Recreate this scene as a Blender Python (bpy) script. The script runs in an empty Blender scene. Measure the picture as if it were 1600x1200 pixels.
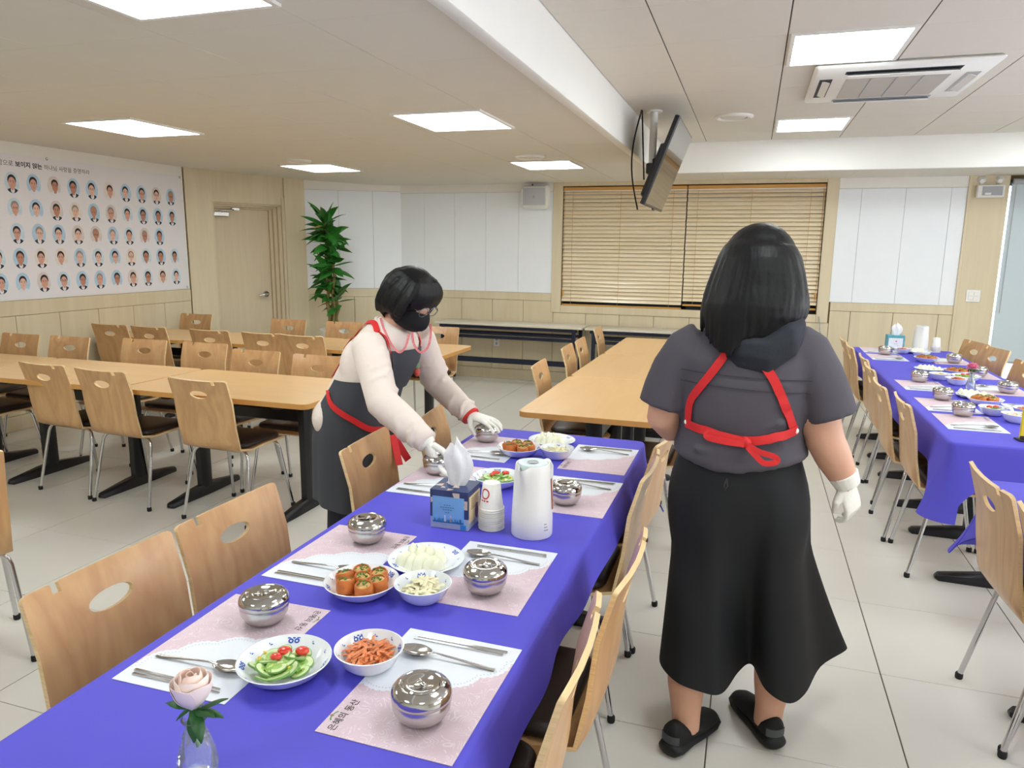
import bpy, bmesh, math, random
from mathutils import Vector, Matrix, noise
from mathutils.geometry import delaunay_2d_cdt
from mathutils.bvhtree import BVHTree

PI = math.pi
sc = bpy.context.scene
COL = sc.collection

# ------------------------------------------------------------------ camera, world, exposure
YAW, PITCH, ROLL = math.radians(-18.0754), math.radians(-10.6269), math.radians(0.6769)
fwd = Vector((math.sin(YAW) * math.cos(PITCH), math.cos(YAW) * math.cos(PITCH), math.sin(PITCH)))
rgt = Vector((math.cos(YAW), -math.sin(YAW), 0.0))
upv = rgt.cross(fwd)
r2 = rgt * math.cos(ROLL) + upv * math.sin(ROLL)
u2 = -rgt * math.sin(ROLL) + upv * math.cos(ROLL)
cam_data = bpy.data.cameras.new('camera')
cam_data.sensor_width = 36.0
cam_data.lens = 1130.0 / 1600.0 * 36.0
cam_data.clip_start = 0.05
cam = bpy.data.objects.new('camera', cam_data)
cam.matrix_world = Matrix(((r2.x, u2.x, -fwd.x, 0.0), (r2.y, u2.y, -fwd.y, 0.0), (r2.z, u2.z, -fwd.z, 1.57), (0, 0, 0, 1)))
COL.objects.link(cam)
sc.camera = cam

world = bpy.data.worlds.new('world')
sc.world = world
world.use_nodes = True
wn = world.node_tree
wn.nodes['Background'].inputs['Color'].default_value = (0.93, 0.95, 1.0, 1)
wn.nodes['Background'].inputs['Strength'].default_value = 4.5

sc.view_settings.view_transform = 'Standard'
sc.view_settings.look = 'None'
sc.view_settings.exposure = 0.68
sc.view_settings.gamma = 1.0
sc.view_settings.use_curve_mapping = False
sc.cycles.use_denoising = True
sc.cycles.max_bounces = 8
sc.cycles.diffuse_bounces = 5
sc.cycles.glossy_bounces = 4
sc.cycles.transmission_bounces = 8
sc.cycles.transparent_max_bounces = 16
sc.cycles.sample_clamp_indirect = 6.0
sc.cycles.caustics_reflective = False
sc.cycles.caustics_refractive = False
PANEL_EMIT = 11.0

# ------------------------------------------------------------------ materials
def lin(c):
    c = c / 255.0
    return c / 12.92 if c <= 0.04045 else ((c + 0.055) / 1.055) ** 2.4
def S(r, g, b):
    return (lin(r), lin(g), lin(b), 1.0)

MATS = {}
def mat(name, col, rough=0.5, metal=0.0, var=0.05, scale=8.0, stretch=None, bump=0.0, bscale=60.0, coat=0.0,
        trans=0.0, ior=1.45, emit=0.0, sheen=0.0, alpha=1.0, spec=0.5, ws=False):
    """principled material whose colour is broken up by object-space noise"""
    if name in MATS:
        return MATS[name]
    m = bpy.data.materials.new(name); m.use_nodes = True
    nt = m.node_tree; b = nt.nodes['Principled BSDF']
    b.inputs['Roughness'].default_value = rough
    b.inputs['Metallic'].default_value = metal
    b.inputs['IOR'].default_value = ior
    b.inputs['Transmission Weight'].default_value = trans
    b.inputs['Coat Weight'].default_value = coat
    b.inputs['Coat Roughness'].default_value = 0.15
    b.inputs['Sheen Weight'].default_value = sheen
    b.inputs['Alpha'].default_value = alpha
    b.inputs['Specular IOR Level'].default_value = spec
    tc = nt.nodes.new('ShaderNodeTexCoord'); mp = nt.nodes.new('ShaderNodeMapping')
    mp.inputs['Scale'].default_value = stretch or (1, 1, 1)
    if ws:
        gp = nt.nodes.new('ShaderNodeNewGeometry'); nt.links.new(gp.outputs['Position'], mp.inputs['Vector'])
    else:
        nt.links.new(tc.outputs['Object'], mp.inputs['Vector'])
    nz = nt.nodes.new('ShaderNodeTexNoise'); nz.inputs['Scale'].default_value = scale; nz.inputs['Detail'].default_value = 4
    nt.links.new(mp.outputs['Vector'], nz.inputs['Vector'])
    mx = nt.nodes.new('ShaderNodeMix'); mx.data_type = 'RGBA'
    lo = [max(0, c * (1 - var * 2)) for c in col[:3]] + [1]; hi = [min(1, c * (1 + var * 2)) for c in col[:3]] + [1]
    mx.inputs['A'].default_value = lo; mx.inputs['B'].default_value = hi
    nt.links.new(nz.outputs['Fac'], mx.inputs['Factor'])
    nt.links.new(mx.outputs['Result'], b.inputs['Base Color'])
    if emit:
        b.inputs['Emission Color'].default_value = col
        b.inputs['Emission Strength'].default_value = emit
    if bump:
        n2 = nt.nodes.new('ShaderNodeTexNoise'); n2.inputs['Scale'].default_value = bscale; n2.inputs['Detail'].default_value = 3
        nt.links.new(mp.outputs['Vector'], n2.inputs['Vector'])
        bp = nt.nodes.new('ShaderNodeBump'); bp.inputs['Strength'].default_value = bump; bp.inputs['Distance'].default_value = 0.01
        nt.links.new(n2.outputs['Fac'], bp.inputs['Height']); nt.links.new(bp.outputs['Normal'], b.inputs['Normal'])
    MATS[name] = m
    return m

def grain(name, c1, c2, rough=0.4, scale=3.0, stretch=(6, 6, 0.5), dist=4.0, coat=0.0, world_space=False):
    """wood veneer: stretched noise fed into soft rings"""
    if name in MATS:
        return MATS[name]
    m = bpy.data.materials.new(name); m.use_nodes = True
    nt = m.node_tree; b = nt.nodes['Principled BSDF']
    b.inputs['Roughness'].default_value = rough; b.inputs['Coat Weight'].default_value = coat; b.inputs['Coat Roughness'].default_value = 0.2
    tc = nt.nodes.new('ShaderNodeTexCoord'); mp = nt.nodes.new('ShaderNodeMapping')
    mp.inputs['Scale'].default_value = stretch
    oi = nt.nodes.new('ShaderNodeObjectInfo')
    if world_space:
        g = nt.nodes.new('ShaderNodeNewGeometry'); nt.links.new(g.outputs['Position'], mp.inputs['Vector'])
    else:
        nt.links.new(tc.outputs['Object'], mp.inputs['Vector'])
        cx = nt.nodes.new('ShaderNodeCombineXYZ'); ml = nt.nodes.new('ShaderNodeMath'); ml.operation = 'MULTIPLY'; ml.inputs[1].default_value = 37.0
        nt.links.new(oi.outputs['Random'], ml.inputs[0]); nt.links.new(ml.outputs[0], cx.inputs[0]); nt.links.new(ml.outputs[0], cx.inputs[2])
        nt.links.new(cx.outputs[0], mp.inputs['Location'])
    n1 = nt.nodes.new('ShaderNodeTexNoise'); n1.inputs['Scale'].default_value = scale; n1.inputs['Detail'].default_value = 3; n1.inputs['Distortion'].default_value = 0.6
    nt.links.new(mp.outputs['Vector'], n1.inputs['Vector'])
    mm = nt.nodes.new('ShaderNodeMath'); mm.operation = 'MULTIPLY'; mm.inputs[1].default_value = dist * 2
    nt.links.new(n1.outputs['Fac'], mm.inputs[0])
    fr = nt.nodes.new('ShaderNodeMath'); fr.operation = 'PINGPONG'; fr.inputs[1].default_value = 1.0
    nt.links.new(mm.outputs[0], fr.inputs[0])
    n2 = nt.nodes.new('ShaderNodeTexNoise'); n2.inputs['Scale'].default_value = scale * 9; n2.inputs['Detail'].default_value = 4
    nt.links.new(mp.outputs['Vector'], n2.inputs['Vector'])
    ad = nt.nodes.new('ShaderNodeMath'); ad.operation = 'MULTIPLY_ADD'; ad.inputs[1].default_value = 0.55; ad.use_clamp = True
    m3 = nt.nodes.new('ShaderNodeMath'); m3.operation = 'MULTIPLY'; m3.inputs[1].default_value = 0.5
    nt.links.new(fr.outputs[0], m3.inputs[0])
    nt.links.new(n2.outputs['Fac'], ad.inputs[0]); nt.links.new(m3.outputs[0], ad.inputs[2])
    mx = nt.nodes.new('ShaderNodeMix'); mx.data_type = 'RGBA'
    mx.inputs['A'].default_value = c1; mx.inputs['B'].default_value = c2
    nt.links.new(ad.outputs[0], mx.inputs['Factor'])
    nt.links.new(mx.outputs['Result'], b.inputs['Base Color'])
    MATS[name] = m
    return m

# ------------------------------------------------------------------ mesh builder
def frame_from(d, hint=Vector((0, 0, 1))):
    d = d.normalized()
    if abs(d.dot(hint)) > 0.98:
        hint = Vector((1, 0, 0)) if abs(d.x) < 0.9 else Vector((0, 1, 0))
    a = hint.cross(d).normalized()
    return a, d.cross(a).normalized()

class MB:
    def __init__(s):
        s.v = []; s.f = []; s.m = []
    def add(s, vs, fs, mi=0, M=None):
        o = len(s.v)
        s.v += [tuple(M @ Vector(p)) if M is not None else tuple(p) for p in vs]
        s.f += [tuple(i + o for i in f) for f in fs]
        s.m += [mi] * len(fs)
        return s
    def bb(s, x0, x1, y0, y1, z0, z1, mi=0, M=None):
        vs = [(x, y, z) for z in (z0, z1) for y in (y0, y1) for x in (x0, x1)]
        return s.add(vs, [(0, 2, 3, 1), (4, 5, 7, 6), (0, 1, 5, 4), (2, 6, 7, 3), (0, 4, 6, 2), (1, 3, 7, 5)], mi, M)
    def box(s, c, d, mi=0, M=None):
        return s.bb(c[0] - d[0] / 2, c[0] + d[0] / 2, c[1] - d[1] / 2, c[1] + d[1] / 2, c[2] - d[2] / 2, c[2] + d[2] / 2, mi, M)
    def cbox(s, x0, x1, y0, y1, z0, z1, c=0.004, mi=0, M=None):
        """box with chamfered edges"""
        def ring(z, i):
            return [(x0 + i + c, y0 + i, z), (x1 - i - c, y0 + i, z), (x1 - i, y0 + i + c, z), (x1 - i, y1 - i - c, z),
                    (x1 - i - c, y1 - i, z), (x0 + i + c, y1 - i, z), (x0 + i, y1 - i - c, z), (x0 + i, y0 + i + c, z)]
        return s.loft([ring(z0, c), ring(z0 + c, 0), ring(z1 - c, 0), ring(z1, c)], mi=mi, M=M)
    def loft(s, rings, closed=True, caps=True, mi=0, M=None):
        n = len(rings[0]); vs = [p for r in rings for p in r]; fs = []
        for k in range(len(rings) - 1):
            for i in range(n if closed else n - 1):
                j = (i + 1) % n
                fs.append((k * n + i, k * n + j, (k + 1) * n + j, (k + 1) * n + i))
        if caps and closed:
            fs.append(tuple(range(n - 1, -1, -1))); b = (len(rings) - 1) * n
            fs.append(tuple(range(b, b + n)))
        return s.add(vs, fs, mi, M)
    def tube(s, pts, r, n=8, mi=0, M=None, hint=Vector((0, 0, 1)), caps=True):
        pts = [Vector(p) for p in pts]; rings = []
        a = None
        for k, p in enumerate(pts):
            d = (pts[min(k + 1, len(pts) - 1)] - pts[max(k - 1, 0)])
            if a is None:
                a, b = frame_from(d, hint)
            else:
                dn = d.normalized(); a = (a - dn * a.dot(dn)).normalized(); b = dn.cross(a)
            rr = r[k] if isinstance(r, (list, tuple)) else r
            ra, rb = rr if isinstance(rr, (list, tuple)) else (rr, rr)
            rings.append([p + a * (math.cos(2 * PI * i / n) * ra) + b * (math.sin(2 * PI * i / n) * rb) for i in range(n)])
        return s.loft(rings, caps=caps, mi=mi, M=M)
    def lathe(s, prof, n=24, c=(0, 0, 0), mi=0, M=None, caps=True):
        rings = [[(c[0] + r * math.cos(2 * PI * i / n), c[1] + r * math.sin(2 * PI * i / n), c[2] + z) for i in range(n)] for r, z in prof]
        return s.loft(rings, caps=caps, mi=mi, M=M)
    def ell(s, c, r, nu=16, nv=10, mi=0, M=None, R=None):
        rings = []
        for k in [0.15] + list(range(1, nv)) + [nv - 0.15]:
            t = PI * k / nv - PI / 2
            ring = []
            for i in range(nu):
                p = Vector((r[0] * math.cos(t) * math.cos(2 * PI * i / nu), r[1] * math.cos(t) * math.sin(2 * PI * i / nu), r[2] * math.sin(t)))
                if R is not None:
                    p = R @ p
                ring.append(p + Vector(c))
            rings.append(ring)
        return s.loft(rings, mi=mi, M=M)
    def grid(s, P, mi=0, M=None):
        """P[i][j] open sheet"""
        n = len(P[0]); vs = [p for r in P for p in r]
        fs = [(i * n + j, i * n + j + 1, (i + 1) * n + j + 1, (i + 1) * n + j) for i in range(len(P) - 1) for j in range(n - 1)]
        return s.add(vs, fs, mi, M)
    def sheet(s, P, th, mi=0, M=None):
        """closed thin sheet: grid P thickened by th along its normals"""
        P = [[Vector(p) for p in r] for r in P]; a, b = len(P), len(P[0]); Q = []
        for i in range(a):
            row = []
            for j in range(b):
                du = P[min(i + 1, a - 1)][j] - P[max(i - 1, 0)][j]; dv = P[i][min(j + 1, b - 1)] - P[i][max(j - 1, 0)]
                nn = du.cross(dv)
                nn = nn.normalized() if nn.length > 1e-12 else Vector((0, 0, 1))
                row.append(P[i][j] - nn * th)
            Q.append(row)
        vs = [p for r in P for p in r] + [p for r in Q for p in r]; o = a * b; fs = []
        for i in range(a - 1):
            for j in range(b - 1):
                q = (i * b + j, i * b + j + 1, (i + 1) * b + j + 1, (i + 1) * b + j)
                fs.append(q); fs.append(tuple(x + o for x in reversed(q)))
        ed = [i for i in range(b)] + [i * b + b - 1 for i in range(1, a)] + [(a - 1) * b + j for j in range(b - 2, -1, -1)] + [i * b for i in range(a - 2, 0, -1)]
        for k in range(len(ed)):
            x, y = ed[k], ed[(k + 1) % len(ed)]
            fs.append((y, x, x + o, y + o))
        return s.add(vs, fs, mi, M)
    def mesh(s, name, mats, smooth=True, ang=0.75):
        me = bpy.data.meshes.new(name)
        me.from_pydata(s.v, [], s.f)
        for m in (mats if isinstance(mats, (list, tuple)) else [mats]):
            me.materials.append(m)
        me.polygons.foreach_set('material_index', s.m)
        if smooth:
            me.polygons.foreach_set('use_smooth', [True] * len(s.f))
            me.update()
            me.set_sharp_from_angle(angle=ang)
        me.update()
        return me
    def build(s, name, mats, parent=None, smooth=True, ang=0.75, loc=None, rot=None):
        return put(name, s.mesh(name, mats, smooth, ang), parent, loc, rot)

def put(name, me, parent=None, loc=None, rot=None):
    o = bpy.data.objects.new(name, me)
    COL.objects.link(o)
    if parent is not None:
        o.parent = parent
    if loc is not None:
        o.location = loc
    if rot is not None:
        o.rotation_euler = rot if isinstance(rot, (tuple, list)) else (0, 0, rot)
    return o
def tag(o, label=None, cat=None, group=None, kind=None):
    if label: o['label'] = label
    if cat: o['category'] = cat
    if group: o['group'] = group
    if kind: o['kind'] = kind
    return o
def thing(name, label, cat, loc=(0, 0, 0), rz=0.0, group=None):
    o = bpy.data.objects.new(name, None); COL.objects.link(o)
    o.empty_display_size = 0.05
    o.location = loc; o.rotation_euler = (0, 0, rz)
    return tag(o, label, cat, group)
def copy_tree(o, parent=None):
    c = o.copy(); COL.objects.link(c); c.parent = parent
    for ch in list(KIDS.get(o.name, [])):
        k = copy_tree(ch, c)
        KIDS.setdefault(c.name, []).append(k)
    return c
KIDS = {}
def reg(root):
    """remember the children of a prototype so copies need no scene search"""
    for o in list(COL.objects):
        if o.parent is not None:
            p = o.parent
            q = p
            while q.parent is not None: q = q.parent
            if q == root and o not in KIDS.get(p.name, []):
                KIDS.setdefault(p.name, []).append(o)
def place(proto, loc, rz, label, used, group=None, cat=None):
    """first call uses the prototype itself, later calls copy it"""
    o = proto if not used.get(proto.name) else copy_tree(proto)
    used[proto.name] = True
    o.location = loc; o.rotation_euler = (0, 0, rz)
    tag(o, label, cat, group)
    return o
USED = {}

def organic(name, mb, voxel, it, mats, parent=None, fac=0.5):
    """fuse overlapping closed shapes into one continuous skin"""
    me = mb.mesh(name + '_src', mats, False)
    t = bpy.data.objects.new(name + '_src', me); COL.objects.link(t)
    r = t.modifiers.new('r', 'REMESH'); r.mode = 'VOXEL'; r.voxel_size = voxel; r.use_smooth_shade = True
    if it:
        q = t.modifiers.new('s', 'SMOOTH'); q.iterations = it; q.factor = fac
    dg = bpy.context.evaluated_depsgraph_get()
    out = bpy.data.meshes.new_from_object(t.evaluated_get(dg))
    out.name = name
    out.materials.clear()
    for m in (mats if isinstance(mats, (list, tuple)) else [mats]):
        out.materials.append(m)
    out.polygons.foreach_set('use_smooth', [True] * len(out.polygons))
    bpy.data.objects.remove(t); bpy.data.meshes.remove(me)
    return put(name, out, parent)
def bvh_of(o):
    me = o.data
    return BVHTree.FromPolygons([v.co.copy() for v in me.vertices], [tuple(p.vertices) for p in me.polygons])
def ribbon(path_n, w, th, mb, mi=0):
    """flat band along [(point, normal)]"""
    P = []
    pts = [p for p, n in path_n]
    for k, (p, n) in enumerate(path_n):
        d = (pts[min(k + 1, len(pts) - 1)] - pts[max(k - 1, 0)]).normalized()
        sdir = d.cross(n).normalized()
        P.append([p + n * th - sdir * (w / 2), p + n * (th * 1.15), p + n * th + sdir * (w / 2)])
    mb.sheet(P, th * 0.8, mi)
def text_mesh(name, s, size, m, bold=0.0, extrude=0.0, align='LEFT'):
    cu = bpy.data.curves.new(name, 'FONT'); cu.body = s; cu.size = size; cu.align_x = align
    cu.offset = bold; cu.extrude = extrude; cu.resolution_u = 2; cu.fill_mode = 'FRONT' if extrude == 0 else 'BOTH'
    t = bpy.data.objects.new(name + '_src', cu); COL.objects.link(t)
    dg = bpy.context.evaluated_depsgraph_get()
    me = bpy.data.meshes.new_from_object(t.evaluated_get(dg))
    bpy.data.objects.remove(t); bpy.data.curves.remove(cu)
    me.name = name; me.materials.clear(); me.materials.append(m)
    return me
# ------------------------------------------------------------------ colours of the place
M_WOOD = grain('wall_veneer', S(220, 207, 178), S(207, 192, 160), 0.5, 2.0, (3, 3, 0.25), 2.5, world_space=True)
M_DOORW = grain('door_veneer', S(212, 197, 168), S(200, 183, 152), 0.5, 2.0, (4, 4, 0.25), 3, world_space=True)
M_WHITE = mat('white_panel_paint', S(236, 240, 244), 0.45, var=0.01)
M_WALLW = mat('white_wall_paint', S(236, 234, 228), 0.7, var=0.01)
M_CEIL = mat('ceiling_board', S(220, 216, 206), 0.8, var=0.01)
M_CEILB = mat('ceiling_joint', S(150, 143, 130), 0.9, var=0.02)
M_CEILH = mat('ceiling_joint_dark', S(70, 66, 60), 0.9, var=0.02)
M_BEAM = mat('beam_paint', S(238, 238, 234), 0.7, var=0.01)
M_GROOVE = mat('panel_groove', S(112, 92, 58), 0.8, var=0.05)
M_TILE = mat('floor_tile', S(212, 209, 201), 0.28, var=0.035, scale=2.2, ws=True)
M_GROUT = mat('floor_grout', S(92, 88, 78), 0.9, var=0.05)
M_BLACK = mat('black_metal', S(26, 26, 30), 0.35, var=0.05)
M_NAVY = mat('navy_metal', S(34, 38, 56), 0.35, 0.2, var=0.05)
M_CHROME = mat('chrome', S(205, 205, 208), 0.12, 1.0, var=0.02)
M_STEEL = mat('stainless_steel', S(200, 198, 194), 0.16, 1.0, var=0.03)
M_RUBBER = mat('black_rubber', S(24, 24, 24), 0.7)
M_PLW = mat('white_plastic', S(234, 234, 230), 0.35, var=0.01)
M_PLG = mat('grey_plastic', S(165, 168, 172), 0.4, var=0.02)
M_DARK = mat('dark_opening', S(22, 25, 36), 0.6)
M_LAMP = mat('light_diffuser', (0.925, 0.99, 0.985, 1), 0.5, var=0.0, emit=PANEL_EMIT)
M_SCREEN = mat('tv_glass', S(22, 20, 20), 0.06, var=0.02, coat=0.5)
M_GLASS = mat('window_glass', (0.9, 0.95, 1, 1), 0.02, trans=1.0, ior=1.45, var=0)
M_ROLLER = mat('roller_blind_cloth', S(198, 210, 216), 0.8, var=0.02, scale=200)
M_SLAT = grain('blind_slat_wood', S(244, 231, 204), S(230, 210, 174), 0.28, 3.0, (0.6, 8, 8), 3, coat=0.6)
M_RAILW = grain('blind_rail_wood', S(214, 166, 88), S(196, 146, 70), 0.35, 3.0, (0.6, 8, 8), 3)
M_PRINT = mat('banner_print', S(232, 230, 234), 0.5, var=0.01)
M_INK = mat('black_ink', S(38, 36, 38), 0.6)

XL, XR, YB, YR = -5.85, 3.9, 8.28, -2.6
ZLO, ZHI = 2.31, 2.59
BX, SY = -0.925, 7.45          # beam face, soffit face
PA, PB, PC = Vector((XL, 6.5, 0)), Vector((-5.2, 7.72, 0)), Vector((-4.17, YB, 0))
def ceil_z(x):
    return ZLO + max(0.0, -4.48 - x) * 0.0511

# ---- floor: slab of grout with every tile on it
floor = thing('floor', None, None); tag(floor, 'pale grey stone-look floor of large square tiles', None, kind='structure')
MB().bb(XL - 0.3, XR + 0.2, YR - 0.2, YB + 0.4, -0.12, -0.0025).build('grout_bed', M_GROUT, floor)
T = 0.602; TX0, TY0 = -0.036, 2.81
tile = MB(); tile.cbox(-T / 2 + 0.0022, T / 2 - 0.0022, -T / 2 + 0.0012, T / 2 - 0.0012, -0.012, 0.0, 0.0012)
tile_me = tile.mesh('tile', M_TILE, False)
rest = MB()
for i in range(-10, 7):
    for j in range(-9, 10):
        x, y = TX0 + (i + 0.5) * T, TY0 + (j + 0.5) * T
        if x > XR + 0.1 or y < YR - 0.1 or x < XL - 0.35:
            continue
        if y > 0.6 and not (x > 2.9) and not (y < 2.4 and x < -3.4):
            put('tile', tile_me, floor, (x, y, 0))
        else:
            rest.cbox(x - T / 2 + 0.0022, x + T / 2 - 0.0022, y - T / 2 + 0.0012, y + T / 2 - 0.0012, -0.012, 0.0, 0.0012)
o = rest.build('tile_field', M_TILE, floor); o['kind'] = 'stuff'

# ---- ceiling: low field on the left and along the back, raised field on the right
ceil = thing('ceiling', None, None); tag(ceil, 'cream ceiling of square boards, lower on the left', None, kind='structure')
MB().bb(XL - 0.2, BX - 0.06, YR, YB + 0.4, ZLO + 0.155, ZLO + 0.2).bb(BX - 0.06, XR, SY + 0.04, YB + 0.4, ZLO + 0.012, ZLO + 0.05).build('roof_slab', M_CEILB, ceil)
cols = [BX - 0.06, -1.48, -2.08, -2.68, -3.28, -3.88, -4.48, -5.08, -5.68, XL - 0.05]
rows = [YR + 0.6 * k + 0.06 for k in range(0, 19)] + [YB + 0.4]
rest = MB(); cache = {}
def board(name, x0, x1, y0, y1, z, tilt, gap, M, parent):
    w, d = round(x1 - x0, 3), round(y1 - y0, 3); key = (name, w, d, gap, tilt)
    if key not in cache:
        L = w / math.cos(tilt)
        cache[key] = MB().cbox(-L / 2 + gap, L / 2 - gap, -d / 2 + gap * 0.5, d / 2 - gap * 0.5, 0, 0.012, 0.001).mesh(name, M, False)
    o = put(name, cache[key], parent, ((x0 + x1) / 2, (y0 + y1) / 2, z)); o.rotation_euler = (0, tilt, 0)
    return o
for a in range(len(cols) - 1):
    for b in range(len(rows) - 1):
        x1, x0, y0, y1 = cols[a], cols[a + 1], rows[b], rows[b + 1]
        zc = (ceil_z(x0) + ceil_z(x1)) / 2; tilt = math.atan2(ceil_z(x0) - ceil_z(x1), x1 - x0)
        if y1 > 1.7:
            board('ceiling_board', x0, x1, y0, y1, zc, round(tilt, 4), 0.0014, M_CEIL, ceil)
        else:
            rest.bb(x0 + 0.001, x1 - 0.001, y0 + 0.001, y1 - 0.001, zc, zc + 0.012)
# thin backing so that no light leaks between boards
bk = MB()
for a in range(len(cols) - 1):
    x1, x0 = cols[a], cols[a + 1]
    bk.add([(x0, YR, ceil_z(x0) + 0.004), (x1, YR, ceil_z(x1) + 0.004), (x1, YB + 0.4, ceil_z(x1) + 0.004), (x0, YB + 0.4, ceil_z(x0) + 0.004),
            (x0, YR, ceil_z(x0) + 0.02), (x1, YR, ceil_z(x1) + 0.02), (x1, YB + 0.4, ceil_z(x1) + 0.02), (x0, YB + 0.4, ceil_z(x0) + 0.02)],
           [(0, 1, 2, 3), (7, 6, 5, 4), (0, 4, 5, 1), (2, 6, 7, 3), (0, 3, 7, 4), (1, 5, 6, 2)])
bk.build('board_backing', M_CEILB, ceil)
hx = [BX + 0.43 + 0.5855 * k for k in range(0, 8)]
hc = [BX] + [-0.50, 0.085, 0.665, 1.27, 1.87, 2.47, 3.07, 3.67, XR]
hr = [YR + 0.02 + k * 0.6 for k in range(0, 17)]; hr = [y for y in hr if y < SY - 0.2] + [SY]
off = 3.93 - min(hr, key=lambda y: abs(y - 3.93)); hr = [YR] + [y + off for y in hr[1:-1]] + [SY]
for a in range(len(hc) - 1):
    for b in range(len(hr) - 1):
        if hr[b + 1] > 2.6 and hc[a] < 2.4:
            board('ceiling_board', hc[a], hc[a + 1], hr[b], hr[b + 1], ZHI, 0.0, 0.0030, M_CEIL, ceil)
        else:
            rest.bb(hc[a] + 0.002, hc[a + 1] - 0.002, hr[b] + 0.001, hr[b + 1] - 0.001, ZHI, ZHI + 0.012)
o = rest.build('board_field', M_CEIL, ceil); o['kind'] = 'stuff'
MB().bb(BX, XR, YR, SY, ZHI + 0.006, ZHI + 0.05).build('raised_backing', M_CEILH, ceil)
MB().cbox(BX - 0.06, BX, YR, SY + 0.04, ZLO - 0.012, ZHI + 0.02, 0.003).build('beam', M_BEAM, ceil)
MB().cbox(BX, XR, SY, SY + 0.04, ZLO - 0.002, ZHI + 0.02, 0.003).build('soffit_face', M_BEAM, ceil)
sx = [BX - 0.02 + 0.6 * k for k in range(0, 9)]
for k in range(8):
    board('soffit_board', sx[k], min(sx[k + 1], XR), SY + 0.04, YB + 0.1, ZLO, 0.0, 0.001, M_CEIL, ceil)

# ---- back wall
wb = thing('wall_back', None, None, (0, 0, 0)); tag(wb, 'beige panelled back wall with white boards', None, kind='structure')
WX0, WX1, WZ0, WZ1 = -2.11, 0.67, 0.92, 2.27        # blind window
GX0, GX1, GZ0, GZ1 = 2.28, 3.8, 0.30, 2.26           # bright window behind the roller blind
base = MB()
base.bb(PC.x, WX0, YB, YB + 0.2, 0, ZLO + 0.1).bb(WX0, WX1, YB, YB + 0.2, 0, WZ0).bb(WX0, WX1, YB, YB + 0.2, WZ1, ZLO + 0.1)
base.bb(WX1, GX0, YB, YB + 0.2, 0, ZLO + 0.1).bb(GX0, GX1, YB, YB + 0.2, 0, GZ0).bb(GX0, GX1, YB, YB + 0.2, GZ1, ZLO + 0.1).bb(GX1, XR + 0.2, YB, YB + 0.2, 0, ZLO + 0.1)
base.build('wall_core', M_GROOVE, wb)
def wpan(name, M, parent, fr, s0, s1, z0, z1, d, g=0.0022, c=0.002):
    """panel standing d proud of a wall; fr maps (along, out, z)"""
    O, t, n = fr
    Mx = Matrix(((t.x, -n.x, 0, O.x), (t.y, -n.y, 0, O.y), (0, 0, 1, 0), (0, 0, 0, 1)))
    mb = MB().cbox(s0 + g, s1 - g, -d, 0.004, z0 + g, z1 - g, c)
    o = put(name, mb.mesh(name, M, False), parent)
    o.data.transform(Mx)
    return o
FB = (Vector((0, YB, 0)), Vector((1, 0, 0)), Vector((0, -1, 0)))
def splits(a, b, w):
    r = [a]
    while r[-1] + w < b - 0.05: r.append(r[-1] + w)
    return r + [b]
# left field
for a, b in zip([PC.x, -3.85, -3.45, -3.05, -2.64], [-3.85, -3.45, -3.05, -2.64, -2.225]):
    wpan('white_board', M_WHITE, wb, FB, a, b, 1.055, 2.215, 0.010, 0.0012, 0.001)
wpan('cornice', M_WALLW, wb, FB, PC.x, -2.225, 2.215, ZLO + 0.02, 0.018, 0.001)
wpan('rail', M_WOOD, wb, FB, PC.x, -2.2, 0.965, 1.055, 0.016, 0.001)
for a, b in zip([PC.x, -3.76, -3.36, -2.96, -2.57], [-3.76, -3.36, -2.96, -2.57, -2.2]):
    wpan('wainscot_board', M_WOOD, wb, FB, a, b, 0.125, 0.965, 0.012)
s = splits(-2.2, 0.80, 0.392)
for a, b in zip(s, s[1:]):
    wpan('wainscot_board', M_WOOD, wb, FB, a, b, 0.125, 0.835, 0.012)
for a, b in zip([0.80, 1.0, 1.40, 1.81], [1.0, 1.40, 1.81, 1.945]):
    wpan('wainscot_board', M_WOOD, wb, FB, a, b, 0.125, 0.965, 0.012)
wpan('rail', M_WOOD, wb, FB, 0.80, 1.945, 0.965, 1.055, 0.016, 0.001)
for a, b in zip([0.785, 1.0, 1.40, 1.80], [1.0, 1.40, 1.80, 1.945]):
    wpan('white_board', M_WHITE, wb, FB, a, b, 1.055, 2.205, 0.010, 0.0012, 0.001)
wpan('cornice', M_WALLW, wb, FB, 0.785, 1.945, 2.205, ZLO + 0.02, 0.018, 0.001)
wpan('pillar', M_WOOD, wb, FB, 1.95, GX0, 0.0, ZLO + 0.02, 0.022, 0.001)
wpan('pillar_edge', M_WOOD, wb, FB, 1.935, 1.962, 0.0, ZLO + 0.02, 0.030, 0.001)
wpan('wainscot_board', M_WOOD, wb, FB, GX0, XR, 0.0, GZ0, 0.014)
bb_ = wpan('baseboard_back', M_WOOD, wb, FB, PC.x, 1.95, 0.0, 0.125, 0.022, 0.001)
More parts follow.
